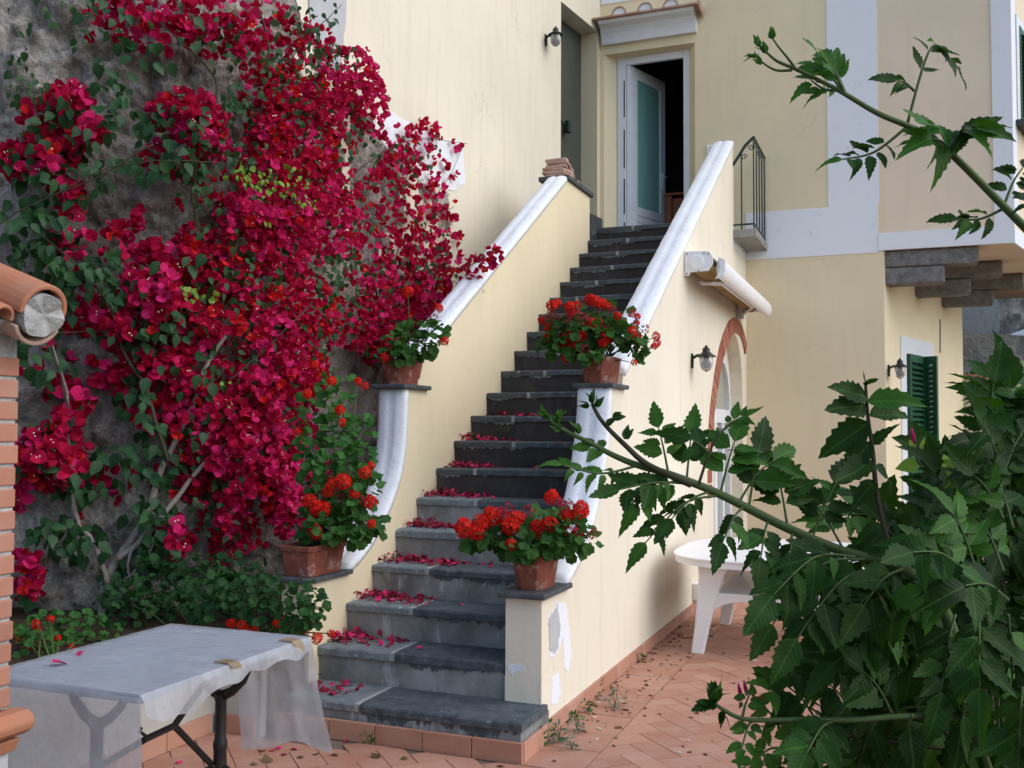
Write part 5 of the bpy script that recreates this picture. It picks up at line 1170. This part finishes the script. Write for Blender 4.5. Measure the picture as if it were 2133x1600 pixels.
# ---- ivy geranium tumbling down between the rock and the left column
rr = random.Random(31); iv = empty('ivy_geranium', onz(700, 1150, .46), 'green ivy geranium trailing between the rock and the left white column', 'plant')
foliage(iv, [(at(700, 960, 5.5), (.20, .16, .30), 105), (at(730, 1020, 5.45), (.16, .13, .20), 55), (at(660, 910, 5.45), (.16, .13, .26), 60), (at(690, 840, 5.55), (.14, .11, .18), 40), (at(745, 940, 5.5), (.09, .09, .20), 36)], 'leaf', IL_ME, rr, .042, .066)
for (px, py) in ((690, 795), (745, 795), (708, 855), (655, 760), (760, 805), (640, 820), (760, 985), (772, 970), (690, 1000), (712, 880), (620, 900)):
    p = at(px, py, 5.35 + rr.uniform(-.05, .1)); place('flower_head', HD_ME[rr.randint(0, 2)], iv, frame(p, rv(rr), (Vector((.3, -.5, .4)) + rv(rr, .4)), rr.uniform(.035, .06)))
stems(iv, at(700, 1150, 5.65), [at(px, py, 5.7) for px, py in ((690, 795), (745, 800), (660, 870), (740, 930), (620, 900), (770, 980))], rr, .005)
# ---- plants in the bed
def bedplant(label, root, blobs, heads, depth, seed, meshes, leaf, hs=.05, name='geranium_plant'):
    rr = random.Random(seed); e = empty(name, root, label, 'plant', 'plants in the bed at the foot of the rock')
    bl = [(at(px, py, depth + dd), rad, n) for (px, py, dd, rad, n) in blobs]; foliage(e, bl, 'leaf', meshes, rr, *leaf); tips = [b_[0] for b_ in bl]
    for (px, py) in heads:
        p = at(px, py, depth - .15 + rr.uniform(-.05, .05)); place('flower_head', HD_ME[rr.randint(0, 2)], e, frame(p, rv(rr), Vector((.2, -.6, .5)) + rv(rr, .4), hs * rr.uniform(.8, 1.25))); tips.append(p)
    stems(e, root, tips, rr, .005); return e
bedplant('dense green geranium with red flowers beside the left pedestal', onz(560, 1330, .46), [(480, 1240, 0, (.30, .16, .13), 130), (590, 1260, -.15, (.22, .14, .13), 100), (640, 1255, -.35, (.07, .08, .12), 30), (420, 1260, .1, (.2, .14, .14), 60)], [(482, 1298), (503, 1302), (540, 1293), (575, 1300), (592, 1291), (618, 1303), (650, 1297), (512, 1308), (660, 1330), (690, 1320), (635, 1310), (530, 1310)], 5.0, 41, BL_ME, (.036, .058), .04)
bedplant('small leafy plant with red flowers between the brick pillar and table', onz(110, 1390, .46), [(100, 1330, .1, (.30, .14, .12), 170), (60, 1350, -.2, (.16, .12, .10), 60), (190, 1320, .15, (.16, .12, .10), 50)], [(75, 1300), (80, 1315), (40, 1330), (105, 1290), (150, 1348), (82, 1362), (60, 1345), (120, 1330)], 4.85, 42, IL_ME, (.028, .05), .032)
bedplant('dark leafy bush under the bougainvillea in the planting bed', onz(390, 1330, .46), [(330, 1230, .25, (.22, .14, .20), 110), (420, 1210, .3, (.25, .14, .14), 100), (500, 1200, .2, (.2, .14, .12), 70), (270, 1260, .1, (.14, .12, .14), 40)], [], 5.2, 43, BL_ME, (.036, .055), name='leafy_bush')

# ================================================================== FALLEN PETALS AND LITTER
PT = [T(ovate(4, .42, .2, .35), 0), T(ovate(4, .40, -.15, -.3), 0)]; PD_ME = [tmesh('petal', t, ['petal_pink']) for t in PT]
PTS = [T(ovate(4, .42, .2, .35), m) for m in (0, 1)] + [T(ovate(4, .40, -.2, -.45), m) for m in (0, 1)]
rr = random.Random(77)
words = {1: 'first', 2: 'second', 3: 'third', 4: 'fourth', 5: 'fifth', 6: 'sixth', 7: 'seventh', 8: 'eighth', 9: 'ninth', 10: 'tenth'}
for k, (xa, xb, n) in {1: (-2.93, -2.68, 26), 2: (-2.95, -2.62, 60), 3: (-2.95, -2.60, 90), 4: (-2.95, -2.52, 90), 5: (-2.95, -2.55, 90), 6: (-2.95, -2.60, 80), 7: (-2.95, -2.62, 60), 8: (-2.95, -2.6, 40), 9: (-2.95, -2.5, 16)}.items():
    its = []
    for i in range(int(n * 1.5)):
        t = rr.random() ** 1.5 * 1.15 + (rr.random() < .06) * rr.random() * 1.2; x = xa + (xb - xa) * t; y_ = fy(k + 1) - rr.random() ** 1.6 * .20 + .0
        if k == 1: y_ = rr.uniform(4.38, 4.6)
        z = k * RS + .006 + rr.random() ** 2 * .045 * max(0, 1 - t)
        its.append((rr.choice((0, 0, 2, 2, 1, 3)), frame((x, min(y_, fy(k + 1) - .004), z), Vector((rr.uniform(-1, 1), rr.uniform(-1, 1), rr.uniform(-.2, .3))), Vector((rr.uniform(-.6, .6), rr.uniform(-.8, .4), 1)), rr.uniform(.030, .046))))
    dr = scatter_mesh('petal_drift', PTS, its, ['petal_dry', 'petal_pink'], None); tag(dr, 'drift of dried pink petals on the left of the %s step from the bottom' % words[k], 'petals', 'petal drifts on the steps')
def petal(p, label, s_=.035, me=None, tilt=.5, grp='fallen petals'):
    o = place('fallen_petal', me or PD_ME[rr.randint(0, 1)], None, frame(p, Vector((rr.uniform(-1, 1), rr.uniform(-1, 1), 0)), Vector((rr.uniform(-tilt, tilt), rr.uniform(-tilt, tilt), 1)), s_)); tag(o, label, 'petal', grp); return o
petal(onz(107, 1388, tz + .006) + Vector((0, 0, .012)), 'bright pink petal curled near the front left of the film covered table', .062, tilt=.25)
petal(onz(176, 1360, tz + .006) + Vector((0, 0, .008)), 'small pink petal in the middle of the film covered table', .045, tilt=.25)
for (px, py) in ((560, 1562), (590, 1568), (605, 1560), (575, 1556)): petal(onz(px, py, .012), 'pink petal in the little heap on the tiles beside the hanging film', .045)
for (px, py) in ((690, 1530), (705, 1534), (720, 1536), (700, 1526), (680, 1524), (728, 1540)): petal(onz(px, py, .012), 'pink petal lying against the foot of the first step', .036)
petal(onz(370, 1585, .012), 'pink petal on the tiles under the covered table', .04)
petal(onz(1158, 1585, .014), 'single pink petal on the tiles right of the bottom step', .03, tilt=.9)
petal(onz(1137, 1543, .016), 'single pink petal among the weeds at the stair corner', .03, tilt=.9)
petal(onz(832, 1548, .012), 'single pink petal in front of the tiled foot of the stairs', .026)
ld_me = [tmesh('dry_leaf', T(ovate(5, .36, .12, .3)), ['leaf_litter']), tmesh('dry_leaf', T(ovate(5, .42, -.1, -.3)), ['leaf_litter'])]
for (px, py, lb) in ((545, 1555, 0), (540, 1565, 0), (632, 1575, 1), (660, 1572, 1), (690, 1570, 1), (793, 1577, 2), (522, 1592, 0), (560, 1588, 0), (1035, 1595, 3), (835, 1580, 2)):
    o = place('dry_leaf', ld_me[rr.randint(0, 1)], None, frame(onz(px, py, .012), Vector((rr.uniform(-1, 1), rr.uniform(-1, 1), 0)), Vector((rr.uniform(-.4, .4), rr.uniform(-.4, .4), 1)), rr.uniform(.045, .07)))
    tag(o, ('brown dry leaf on the tiles by the foot of the iron table leg', 'brown dry leaf on the tiles below the corner of the hanging film', 'brown dry leaf on the tiles in front of the middle of the stair foot', 'lone brown dry leaf on the tiles before the right corner of the stair foot')[lb], 'dry leaf', 'dry leaves in front of the stairs')
# weeds and crumbs along the stair wall
def weed(p, label, n, s_, mesh, rr, up_=.06):
    e = empty('weed', p, label, 'weed', 'weeds along the stair wall')
    for i in range(n):
        d = Vector((rr.uniform(-1, 1), rr.uniform(-1, 1), rr.uniform(.1, 1.2))).normalized(); q = Vector(p) + d * up_ * rr.random()
        q.z = max(q.z, .012); place('leaf', mesh, e, frame(q, d + Vector((0, 0, -.2)), Vector((0, -.2, 1)) + rv(rr, .6), s_ * rr.uniform(.7, 1.2)))
    for i in range(3): MB().tube([Vector(p), Vector(p) + Vector((rr.uniform(-.03, .03), rr.uniform(-.03, .03), up_ * .8))], .002, 4).build('stem', 'bark_green', e)
    return e
wl_me = tmesh('weed_leaf', T(ovate(4, .3, .1, .2)), ['leaf_ivy']); wg_me = tmesh('weed_leaf', T(ovate(4, .22, .1, .3)), ['leaf_grey'])
weed(onz(1122, 1555, .008), 'green weed growing at the corner of the bottom step', 46, .032, wl_me, rr, .13)
weed(onz(1165, 1545, .008), 'grey dead weed beside the stair corner', 50, .035, wg_me, rr, .09)
weed(onz(1205, 1525, .008), 'pale grey dead weed on the tiles a little beyond the stair corner', 30, .03, wg_me, rr, .06)
weed(onz(1192, 1563, .008), 'smallest pale dead weed near the border tiles', 16, .026, wg_me, rr, .05)
weed(onz(1280, 1475, .008), 'spreading grey dead weed on the border tiles', 50, .03, wg_me, rr, .10)
weed(onz(1248, 1450, .008) + Vector((-.02, 0, 0)), 'upright green weed against the skirting', 16, .026, wl_me, rr, .10)
weed(onz(1225, 1483, .008), 'low green weed at the skirting joint', 18, .026, wl_me, rr, .06)
weed(onz(1194, 1500, .008), 'small green weed at the skirting nearest the stair corner', 18, .026, wl_me, rr, .05)
weed(onz(1338, 1377, .008), 'dark tuft of weed farthest along the skirting', 16, .026, wl_me, rr, .05)
weed(Vector((-2.42, 4.262, .01)), 'tiny weed at the foot tiles of the bottom step', 12, .03, wl_me, rr, .08)
weed(Vector((XL + .03, fy(8) + .25, 8 * RS + .005)), 'small weed sprouting by the left wall on the eighth step', 14, .03, wl_me, rr, .06)
weed(Vector((XL + .03, fy(14) + .22, 14 * RS + .005)), 'small weed by the left wall high up the stairs', 12, .03, wl_me, rr, .06)
crumbs = MB(); 
for i in range(260):
    t = rr.random() ** 1.5; y_ = 4.6 + rr.random() * 3.2; x = XR + .02 + .32 * rr.random() ** 1.6 + (rr.random() < .2) * rr.random() * .9; s_ = rr.uniform(.003, .010)
    crumbs.cur = 0 if rr.random() < .85 else 1
    crumbs.obox((x, y_, .0085 + s_ * .3), (s_ * rr.uniform(.5, 1.6), s_ * rr.uniform(-1, 1), 0), (-s_ * .4, s_ * .6, 0), (0, 0, s_ * .3))
cr_ = crumbs.build('litter', ['leaf_litter', 'floret_white'], fix=False); tag(cr_, 'scatter of brown crumbs and bits along the foot of the stair wall', 'litter', kind='stuff')

# ================================================================== FOREGROUND SHRUB (trumpet vine kind)
def leaflet(n=13, w=.27, serr=.11, fold=.14, curl=.22, seed=0, twist=0.0):
    """serrated, pointed, slightly waved leaflet along +Y"""
    r = random.Random(seed); L_ = []; R_ = []; Mi = []
    for i in range(n + 1):
        t = i / n; e = 1 if i % 2 else -1
        wd = w * (sin(pi * min(1, t ** .72)) ** .85) * (1 - .42 * t) * 1.18 * (1 + serr * e * (1 if 1 < i < n - 1 else 0)) if 0 < i < n else 0
        back = .03 * (1 if e > 0 else 0); zz = -curl * t * t + .015 * sin(9 * t + seed); z2 = zz + fold * wd * 1.5 - .5 * curl * wd * wd * 4
        Mi.append((0, t, zz)); L_.append((-wd, t + back, z2 + r.uniform(-.01, .01))); R_.append((wd, t + back, z2 + r.uniform(-.01, .01)))
    vs = Mi + L_ + R_; m = n + 1; fs = []
    vs = [(x * cos(twist * y) - z * .0 + .10 * twist * y * y * .3, y, z + x * sin(twist * y)) for x, y, z in vs]
    for i in range(n):
        if i == 0: fs += [(0, 1, m + 1), (0, 2 * m + 1, 1)]
        elif i == n - 1: fs += [(i, n, m + i), (i, 2 * m + i, n)]
        else: fs += [(i, i + 1, m + i + 1, m + i), (i, 2 * m + i, 2 * m + i + 1, i + 1)]
    return vs, fs
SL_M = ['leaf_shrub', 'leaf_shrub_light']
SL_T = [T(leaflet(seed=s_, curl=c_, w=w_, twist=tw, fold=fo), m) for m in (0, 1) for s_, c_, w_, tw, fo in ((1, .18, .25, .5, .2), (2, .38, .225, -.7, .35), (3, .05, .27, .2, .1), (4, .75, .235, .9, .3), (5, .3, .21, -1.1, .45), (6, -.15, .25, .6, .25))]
SL_ME = [tmesh('leaflet', t, SL_M) for t in SL_T]
rs_ = random.Random(99); SH = []      # (template, matrix, depth)
def spline(P, k=6):
    Q = []
    for i in range(len(P) - 1):
        a, b, c_, d = P[max(i - 1, 0)], P[i], P[i + 1], P[min(i + 2, len(P) - 1)]
        for j in range(k): t = j / k; Q.append(.5 * ((2 * b) + (c_ - a) * t + (2 * a - 5 * b + 4 * c_ - d) * t * t + (3 * b - a - 3 * c_ + d) * t ** 3))
    return Q + [P[-1]]
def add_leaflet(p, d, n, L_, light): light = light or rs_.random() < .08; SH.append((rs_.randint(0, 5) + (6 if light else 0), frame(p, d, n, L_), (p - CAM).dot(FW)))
STEM = []
def compound(b, tip, depth, pairs, ll, light=False, dd=None, bend=None, ang=1.0, term=True, face=None, droop=.35):
    """pinnate leaf: rachis from picture point b to tip at that depth, leaflet length ll in px"""
    dt = depth + (dd if dd is not None else rs_.uniform(-.12, .12)); A, B = at(*b, depth), at(*tip, dt)
    mid = A.lerp(B, .5) + UP * ((bend if bend is not None else .12) * (B - A).length)
    Q = spline([A, mid, B], 8); Ll = ll / F * depth
    STEM.append((Q, .0026, .0012, 'bark_green'))
    n0 = face or (UP * .55 - FW * .55 + RI * rs_.uniform(-.3, .3))
    for i in range(pairs):
        t = .28 + .66 * (i + .5) / pairs; k = min(len(Q) - 2, int(t * (len(Q) - 1))); p = Q[k]; td = (Q[k + 1] - Q[max(k - 1, 0)]).normalized()
        sd = td.cross(n0).normalized()
        for sg in (-1, 1):
            d = td * cos(ang) + sd * (sg * sin(ang)) + Vector((0, 0, -droop)) + rv(rs_, .22)
            add_leaflet(p + d.normalized() * .004, d, n0 + rv(rs_, .45) + sd * sg * .25, Ll * rs_.uniform(.62, 1.15) * (1 - .25 * abs(t - .6)), light)
    if term: td = (Q[-1] - Q[-3]).normalized(); add_leaflet(Q[-1], td + Vector((0, 0, -droop * .5)), n0 + rv(rs_, .3), Ll * 1.15, light)
def stem(pts, depth, r0, r1, mt):
    P = [at(a, b, depth if not isinstance(depth, list) else depth[i]) for i, (a, b) in enumerate(pts)]; STEM.append((spline(P), r0, r1, mt)); return P
def bud(px, py, depth, dirpx, n=5, ll=34, light=True):
    p = at(px, py, depth); d0 = (RI * dirpx[0] - UP * dirpx[1]).normalized()
    for i in range(n): add_leaflet(p, d0 + rv(rs_, .55), -FW * .5 + UP * .3 + rv(rs_, .8), ll / F * depth * rs_.uniform(.6, 1.1), light)
def flush_shrub(root, label, nmax):
    e = empty('trumpet_shrub', root, label, 'shrub')
    for Q, r0, r1, mt in STEM:
        n = len(Q) - 1; MB().tube(Q, [r0 + (r1 - r0) * i / n for i in range(n + 1)], 6).build('stem', mt, e, smooth=True)
    order = sorted(SH, key=lambda t: t[2]); near = order[:nmax]
    for ti, mw, _ in near: place('leaf', SL_ME[ti], e, mw)
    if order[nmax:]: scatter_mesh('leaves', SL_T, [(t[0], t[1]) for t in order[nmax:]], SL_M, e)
    STEM.clear(); SH.clear(); return e
# --- upper branch reaching in from the right
dA = 1.55
stem([(2250, 590), (2133, 472), (2091, 430), (1986, 325), (1923, 279), (1890, 262), (1828, 236), (1762, 197), (1726, 177), (1651, 141)], dA, .0072, .003, 'bark_green')
stem([(1651, 141), (1620, 128), (1600, 112), (1580, 92)], dA, .0028, .0015, 'bark_green'); stem([(1655, 140), (1640, 120), (1622, 98), (1608, 78)], dA, .0024, .0013, 'bark_green'); stem([(1650, 146), (1620, 147), (1596, 136), (1574, 117)], dA, .0024, .0013, 'bark_green')
for bx, by, dr in ((1583, 98, (-.5, -1)), (1596, 112, (-.4, -1)), (1609, 82, (-.5, -1)), (1576, 120, (-1, -.7)), (1588, 132, (-.8, -.4))): bud(bx, by, dA, dr, 5, 26)
compound((1762, 197), (1728, 128), dA, 3, 66, True, .03, .05, .8, droop=-.05); compound((1755, 190), (1700, 140), dA, 3, 62, True, .05, .1, .7, droop=0); compound((1745, 188), (1690, 168), dA, 3, 54, True, .05, -.1, .8); compound((1760, 195), (1712, 120), dA, 2, 58, True, -.03, .1, .7, droop=-.1)
compound((1890, 258), (1990, 138), dA, 5, 52, False, .03, .55, .8, droop=.15); compound((1905, 190), (1872, 168), dA, 2, 54, False, 0, .1, 1.0)
compound((1885, 268), (1755, 332), dA, 5, 50, False, .0, -.12, 1.1, droop=0)
compound((1988, 318), (1950, 262), dA, 3, 84, True, -.05, .1, 1.1); compound((1975, 312), (2035, 262), dA, 3, 86, False, -.06, .15, .8); compound((1985, 320), (1935, 290), dA, 2, 84, True, -.05, .1, 1.0); compound((1980, 315), (2010, 275), dA, 2, 80, True, -.05, .1, .8)
compound((2091, 430), (2130, 350), dA, 4, 58, False, .02, .1, 1.1); compound((2088, 436), (1995, 456), dA, 4, 54, False, .02, -.12, 1.1, droop=.1); compound((2150, 480), (2150, 400), dA, 2, 50, False)
g0 = at(2250, 590, dA); gr = Vector((g0.x + .35, g0.y + .25, 0))
STEM.append((spline([gr, gr + Vector((-.02, .01, .6)), gr + Vector((-.08, -.05, 1.15)), g0]), .016, .0075, 'bark_green'))
flush_shrub(gr, 'single long leafy green shoot crossing the upper right wall', 300)
# --- big shrub in the lower right
dB = 1.75
stem([(2050, 1700), (2010, 1420), (1960, 1260), (1880, 1183), (1760, 1150), (1640, 1100), (1500, 1030), (1400, 990), (1328, 969), (1279, 949), (1230, 923), (1177, 897), (1144, 874)], dB, .013, .003, 'bark_green')
stem([(1440, 1010), (1351, 969), (1305, 930), (1256, 880), (1233, 841)], dB - .01, .0065, .003, 'bark_dark')
for bx, by, dr, n_ in ((1144, 874, (-.6, -.8), 6), (1160, 880, (.2, -1), 5), (1205, 905, (.1, -1), 6), (1170, 895, (-.8, -.3), 3)): bud(bx, by, dB, dr, n_, 36)
for bx, by, dr in ((1233, 841, (.1, -1)), (1240, 848, (.6, -.8)), (1228, 846, (-.8, -.3)), (1262, 885, (.8, -.4)), (1300, 915, (.3, -1)), (1275, 870, (1, -.3))): bud(bx, by, dB - .02, dr, 4, 30, False)
compound((1328, 970), (1170, 968), dB, 5, 46, True, -.05, -.1, .75, droop=.25); compound((1279, 949), (1232, 930), dB, 2, 40, True, 0, .1)
compound((1392, 985), (1372, 892), dB, 3, 60, True, .03, .05, 1.1, droop=.0); compound((1430, 1003), (1440, 905), dB, 3, 66, False, .05, .05, 1.1, droop=0)
stem([(1455, 1010), (1475, 950), (1497, 905), (1530, 880)], dB - .05, .003, .0018, 'bark_dark'); compound((1497, 905), (1550, 868), dB - .05, 3, 42, True, 0, .1, .8, droop=0); compound((1480, 945), (1440, 915), dB - .05, 1, 66, False, 0, .05)
compound((1440, 1008), (1290, 1020), dB, 5, 62, False, -.05, .05, .9, droop=.35); compound((1420, 1000), (1330, 1050), dB, 4, 58, True, -.05, .1, .9, droop=.35)
compound((1500, 1032), (1345, 1130), dB, 4, 62, False, -.06, .15, .9, droop=.2); compound((1480, 1024), (1400, 1080), dB, 3, 60, False, -.05, .1)
compound((1500, 1030), (1530, 920), dB, 3, 80, True, .02, .05, 1.1, droop=.1); compound((1560, 1055), (1580, 945), dB, 3, 85, False, .04, .05, 1.1, droop=.1); compound((1540, 1045), (1610, 960), dB, 3, 84, True, .04, .1, 1.0, droop=.1); compound((1640, 1095), (1620, 985), dB, 3, 80, False, .05, .05, 1.1, droop=.1)
compound((1550, 1055), (1505, 1130), dB, 3, 62, False, -.08, .1, .9, droop=.5); compound((1600, 1085), (1585, 1160), dB, 3, 66, False, -.08, .1, .9, droop=.5); compound((1650, 1108), (1645, 1200), dB, 3, 74, False, -.08, .1, .9, droop=.5); compound((1720, 1135), (1700, 1270), dB, 4, 84, False, -.08, .1)
compound((1780, 1160), (1610, 1240), dB - .12, 4, 92, False, -.1, .15, .9, droop=.45); compound((1800, 1165), (1610, 1300), dB - .05, 4, 80, False, -.1, .18, .9, droop=.4); compound((1840, 1180), (1660, 1330), dB - .1, 4, 92, False, -.1, .15, .9, droop=.4); compound((1690, 1125), (1740, 1010), dB, 3, 84, False, .05, .05, 1.1, droop=.1); compound((1760, 1150), (1690, 1040), dB, 3, 84, True, .05, .05, 1.1, droop=.1)
# upright shoot with large leaflets
stem([(1860, 1170), (1828, 1040), (1818, 940), (1808, 870), (1803, 800)], dB - .1, .005, .0025, 'bark_dark')
for bp, tp, L_, lt in (((1806, 830), (1722, 790), 100, 0), ((1806, 845), (1706, 852), 108, 0), ((1806, 838), (1905, 822), 110, 1), ((1810, 868), (1890, 850), 96, 0), ((1812, 880), (1708, 945), 128, 0), ((1803, 805), (1835, 776), 48, 0), ((1803, 800), (1790, 770), 40, 0), ((1815, 920), (1760, 985), 100, 0), ((1815, 925), (1840, 900), 60, 0), ((1818, 960), (1745, 1010), 110, 0), ((1822, 970), (1880, 1000), 90, 0), ((1825, 1000), (1770, 1060), 100, 0)):
    A, B = at(*bp, dB - .1), at(*tp, dB - .1 + rs_.uniform(-.05, .03)); add_leaflet(A, B - A, UP * .6 - FW * .6 + rv(rs_, .2), L_ / F * (dB - .1), bool(lt))
# upper right part of the mass
for (b_, t_, n_, ll, dz, lt) in [((2085, 960), (2065, 850), 4, 80, .0, 0), ((2045, 950), (2070, 800), 4, 84, 0, 0), ((2060, 960), (2120, 800), 4, 96, 0, 0), ((2090, 1000), (2050, 890), 4, 84, -.1, 0), ((2080, 1020), (2130, 900), 4, 96, -.1, 0), ((2075, 1060), (2035, 1010), 4, 80, -.1, 0), ((2090, 1080), (2030, 990), 4, 84, -.15, 0), ((2110, 1100), (2060, 960), 4, 96, -.15, 0),
   ((1990, 1160), (1950, 1090), 4, 76, -.1, 1), ((2030, 1180), (1985, 1070), 4, 90, -.2, 1), ((2090, 1190), (2040, 1080), 4, 90, -.15, 1), ((2020, 1200), (1900, 1150), 4, 86, -.2, 0), ((2010, 1230), (1930, 1230), 4, 88, -.2, 1), ((2100, 1250), (2010, 1220), 4, 90, -.2, 0), ((1900, 1190), (1830, 1080), 4, 80, 0, 0), ((1880, 1185), (1800, 1260), 4, 96, -.1, 0), ((1920, 1210), (1850, 1330), 4, 100, -.1, 0), ((1950, 1240), (1900, 1390), 4, 104, -.1, 0), ((1990, 1280), (1960, 1440), 4, 104, -.1, 0), ((2040, 1270), (2040, 1430), 4, 104, -.1, 0), ((2100, 1280), (2110, 1440), 4, 104, -.1, 0), ((1940, 1250), (1780, 1330), 4, 100, -.15, 0), ((1960, 1280), (1740, 1380), 4, 100, -.05, 0)]:
    compound(b_, t_, dB + dz, n_, ll, bool(lt), None, .1, .95, droop=.3)
# lower branches
stem([(2075, 1640), (2010, 1500), (1895, 1492), (1783, 1499), (1670, 1499), (1558, 1499), (1509, 1480), (1490, 1465)], dB - .15, .006, .0028, 'bark_green'); stem([(1700, 1500), (1760, 1530), (1850, 1545), (1960, 1560)], dB - .1, .003, .003, 'bark_dark')
for bx, by, dr in ((1490, 1465, (-.2, -1)), (1485, 1460, (.4, -1)), (1495, 1470, (-1, -.2)), (1505, 1480, (0, 1)), (1480, 1465, (-.7, .2))): bud(bx, by, dB - .15, dr, 4, 44, False)
for (b_, t_, n_, ll, lt) in [((1600, 1500), (1580, 1580), 3, 52, 1), ((1640, 1500), (1600, 1430), 3, 56, 0), ((1700, 1500), (1640, 1430), 3, 76, 0), ((1740, 1500), (1680, 1570), 4, 84, 0), ((1780, 1500), (1720, 1420), 4, 84, 0), ((1830, 1495), (1790, 1590), 4, 90, 0), ((1860, 1490), (1800, 1400), 4, 88, 0), ((1640, 1560), (1560, 1600), 3, 50, 1), ((1700, 1560), (1640, 1600), 4, 60, 0), ((1900, 1490), (1880, 1600), 4, 96, 0), ((1960, 1480), (1930, 1580), 4, 100, 0), ((2010, 1460), (2000, 1590), 4, 100, 0), ((2080, 1450), (2080, 1590), 4, 104, 0), ((2130, 1430), (2120, 1580), 4, 104, 0), ((1570, 1500), (1545, 1560), 3, 44, 1), ((1545, 1500), (1560, 1450), 2, 44, 1)]:
    compound(b_, t_, dB - .12 + rs_.uniform(-.08, .08), n_, ll, bool(lt), None, .1, .95, droop=.3)
# the dense inside and far side of the shrub
for i in range(190):
    t = rs_.random(); px = 1700 + 440 * (rs_.random() ** .75) + rs_.uniform(0, 160); py = 1010 + rs_.random() * 640
    if px < 1860 and py < 1130: continue
    if px < 1760 and py < 1200: continue
    if px < 1990 and py < 1090: continue
    if px < 1820 and 1390 < py < 1480 and rs_.random() < .6: continue
    d = dB + rs_.uniform(.02, .65); a = rs_.uniform(0, 2 * pi); L_ = rs_.uniform(90, 150)
    compound((px, py), (px + L_ * cos(a), py + L_ * sin(a)), d, 4, rs_.uniform(74, 96), rs_.random() < .1, None, .1, .95, droop=.3)
for i in range(40):
    px = 2080 + rs_.random() * 200; py = 870 + rs_.random() * 230
    d = dB + rs_.uniform(.0, .5); a = rs_.uniform(0, 2 * pi); compound((px, py), (px + 110 * cos(a), py + 110 * sin(a)), d, 4, rs_.uniform(76, 96), False, None, .1, .95, droop=.3)
for i in range(14):
    a, b = (2050, 1700), (1760 + rs_.random() * 380, 1050 + rs_.random() * 480); stem([a, ((a[0] + b[0]) / 2 + 40, (a[1] + b[1]) / 2), b], [dB + .1, dB + rs_.uniform(.0, .4), dB + rs_.uniform(0, .5)], .007, .003, 'bark_dark')
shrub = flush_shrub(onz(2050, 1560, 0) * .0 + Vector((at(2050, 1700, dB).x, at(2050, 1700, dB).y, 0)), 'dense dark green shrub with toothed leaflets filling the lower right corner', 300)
MB().tube([Vector((at(2050, 1700, dB).x + .02, at(2050, 1700, dB).y, -.0)), at(2060, 1900, dB) * 1.0, at(2050, 1700, dB)], [.022, .018, .013], 8).build('stem', 'bark_dark', shrub, smooth=True)
for (px, py, dd) in ((1932, 1335, 0), (1890, 1490, 0), (1900, 1480, 0)):
    p = at(px, py, dB + .2 + dd); place('blossom', HD_ME[0], shrub, frame(p, rv(rs_), -FW, .028))
# hibiscus-like twig with buds inside the shrub's left edge
hbr = Vector((at(1950, 1700, 1.95).x, at(1950, 1700, 1.95).y, 0)); hb = empty('budding_shrub', hbr, 'small bright leaved twigs with pink buds poking out beside the dark shrub', 'shrub')
for pts in ([(2010, 1080), (1960, 1010), (1915, 965), (1905, 930)], [(1700, 1560), (1620, 1500), (1580, 1460), (1560, 1440)], [(1960, 1600), (1800, 1570), (1700, 1560)]):
    MB().tube(spline([at(a, b, 1.95) for a, b in pts]), .0025, 6).build('stem', 'bark_green', hb, smooth=True)
for e_ in (at(2010, 1080, 1.95), at(1960, 1600, 1.95)): MB().tube(spline([hbr, hbr.lerp(e_, .5) + Vector((.03, .04, .05)), e_]), [.006, .005, .004] if False else .004, 6).build('stem', 'bark_green', hb, smooth=True)
for (px, py, dx_, dy_, L_) in ((1915, 965, -1, .2, 50), (1925, 950, .3, -1, 48), (1950, 985, .9, -.5, 54), (1960, 1000, .4, 1, 52), (1905, 935, -.5, -1, 22), (1945, 960, 1, 0, 46), (1600, 1480, -1, .3, 40), (1580, 1465, .8, -.6, 44), (1620, 1500, .6, -.9, 48), (1610, 1500, -.5, 1, 46), (1700, 1560, -.4, 1, 52), (1730, 1562, .4, 1, 50), (1760, 1568, .8, -1, 52), (1850, 1570, .7, -1, 54), (1640, 1520, 1, .2, 48), (1570, 1450, -.2, -1, 30)):
    p = at(px, py, 1.95); place('leaf', LF_ME[1] if py < 1100 else SL_ME[6], hb, frame(p, RI * dx_ - UP * dy_ + rv(rs_, .2), -FW * .7 + UP * .4 + rv(rs_, .3), L_ / F * 1.95))
for (px, py, s_) in ((1905, 925, .02), (1545, 1460, .022), (1556, 1450, .02)):
    p = at(px, py, 1.94); MB().lathe([(.001, 0), (s_ * .16, s_ * .3), (s_ * .2, s_ * .8), (s_ * .12, s_ * 1.3), (.001, s_ * 1.6)], p, 8, UP * 1 - RI * .2).build('bud', 'petal_pink', hb, smooth=True)
p = at(1580, 1459, 1.94); place('blossom', HD_ME[1], hb, frame(p, rv(rs_), -FW, .014))
# weeds on the bank beyond the garden wall
wb = []
for i in range(260):
    x = rs_.uniform(.8, 4.2); y_ = rs_.uniform(15.1, 16.9); wb.append((rs_.randint(0, 2), frame((x, y_, 2.2 + rs_.uniform(0, .12)), Vector((rs_.uniform(-.6, .6), rs_.uniform(-.6, .6), 1)), Vector((rs_.uniform(-1, 1), -1, .2)), rs_.uniform(.12, .32))))
wd = scatter_mesh('bank_weeds', [T(ovate(4, .12, .1, .25), m) for m in (0, 1, 0)], wb, ['leaf_ivy', 'leaf_lime'], None); tag(wd, 'green weeds on the bank above the red coping', 'weeds', kind='stuff')
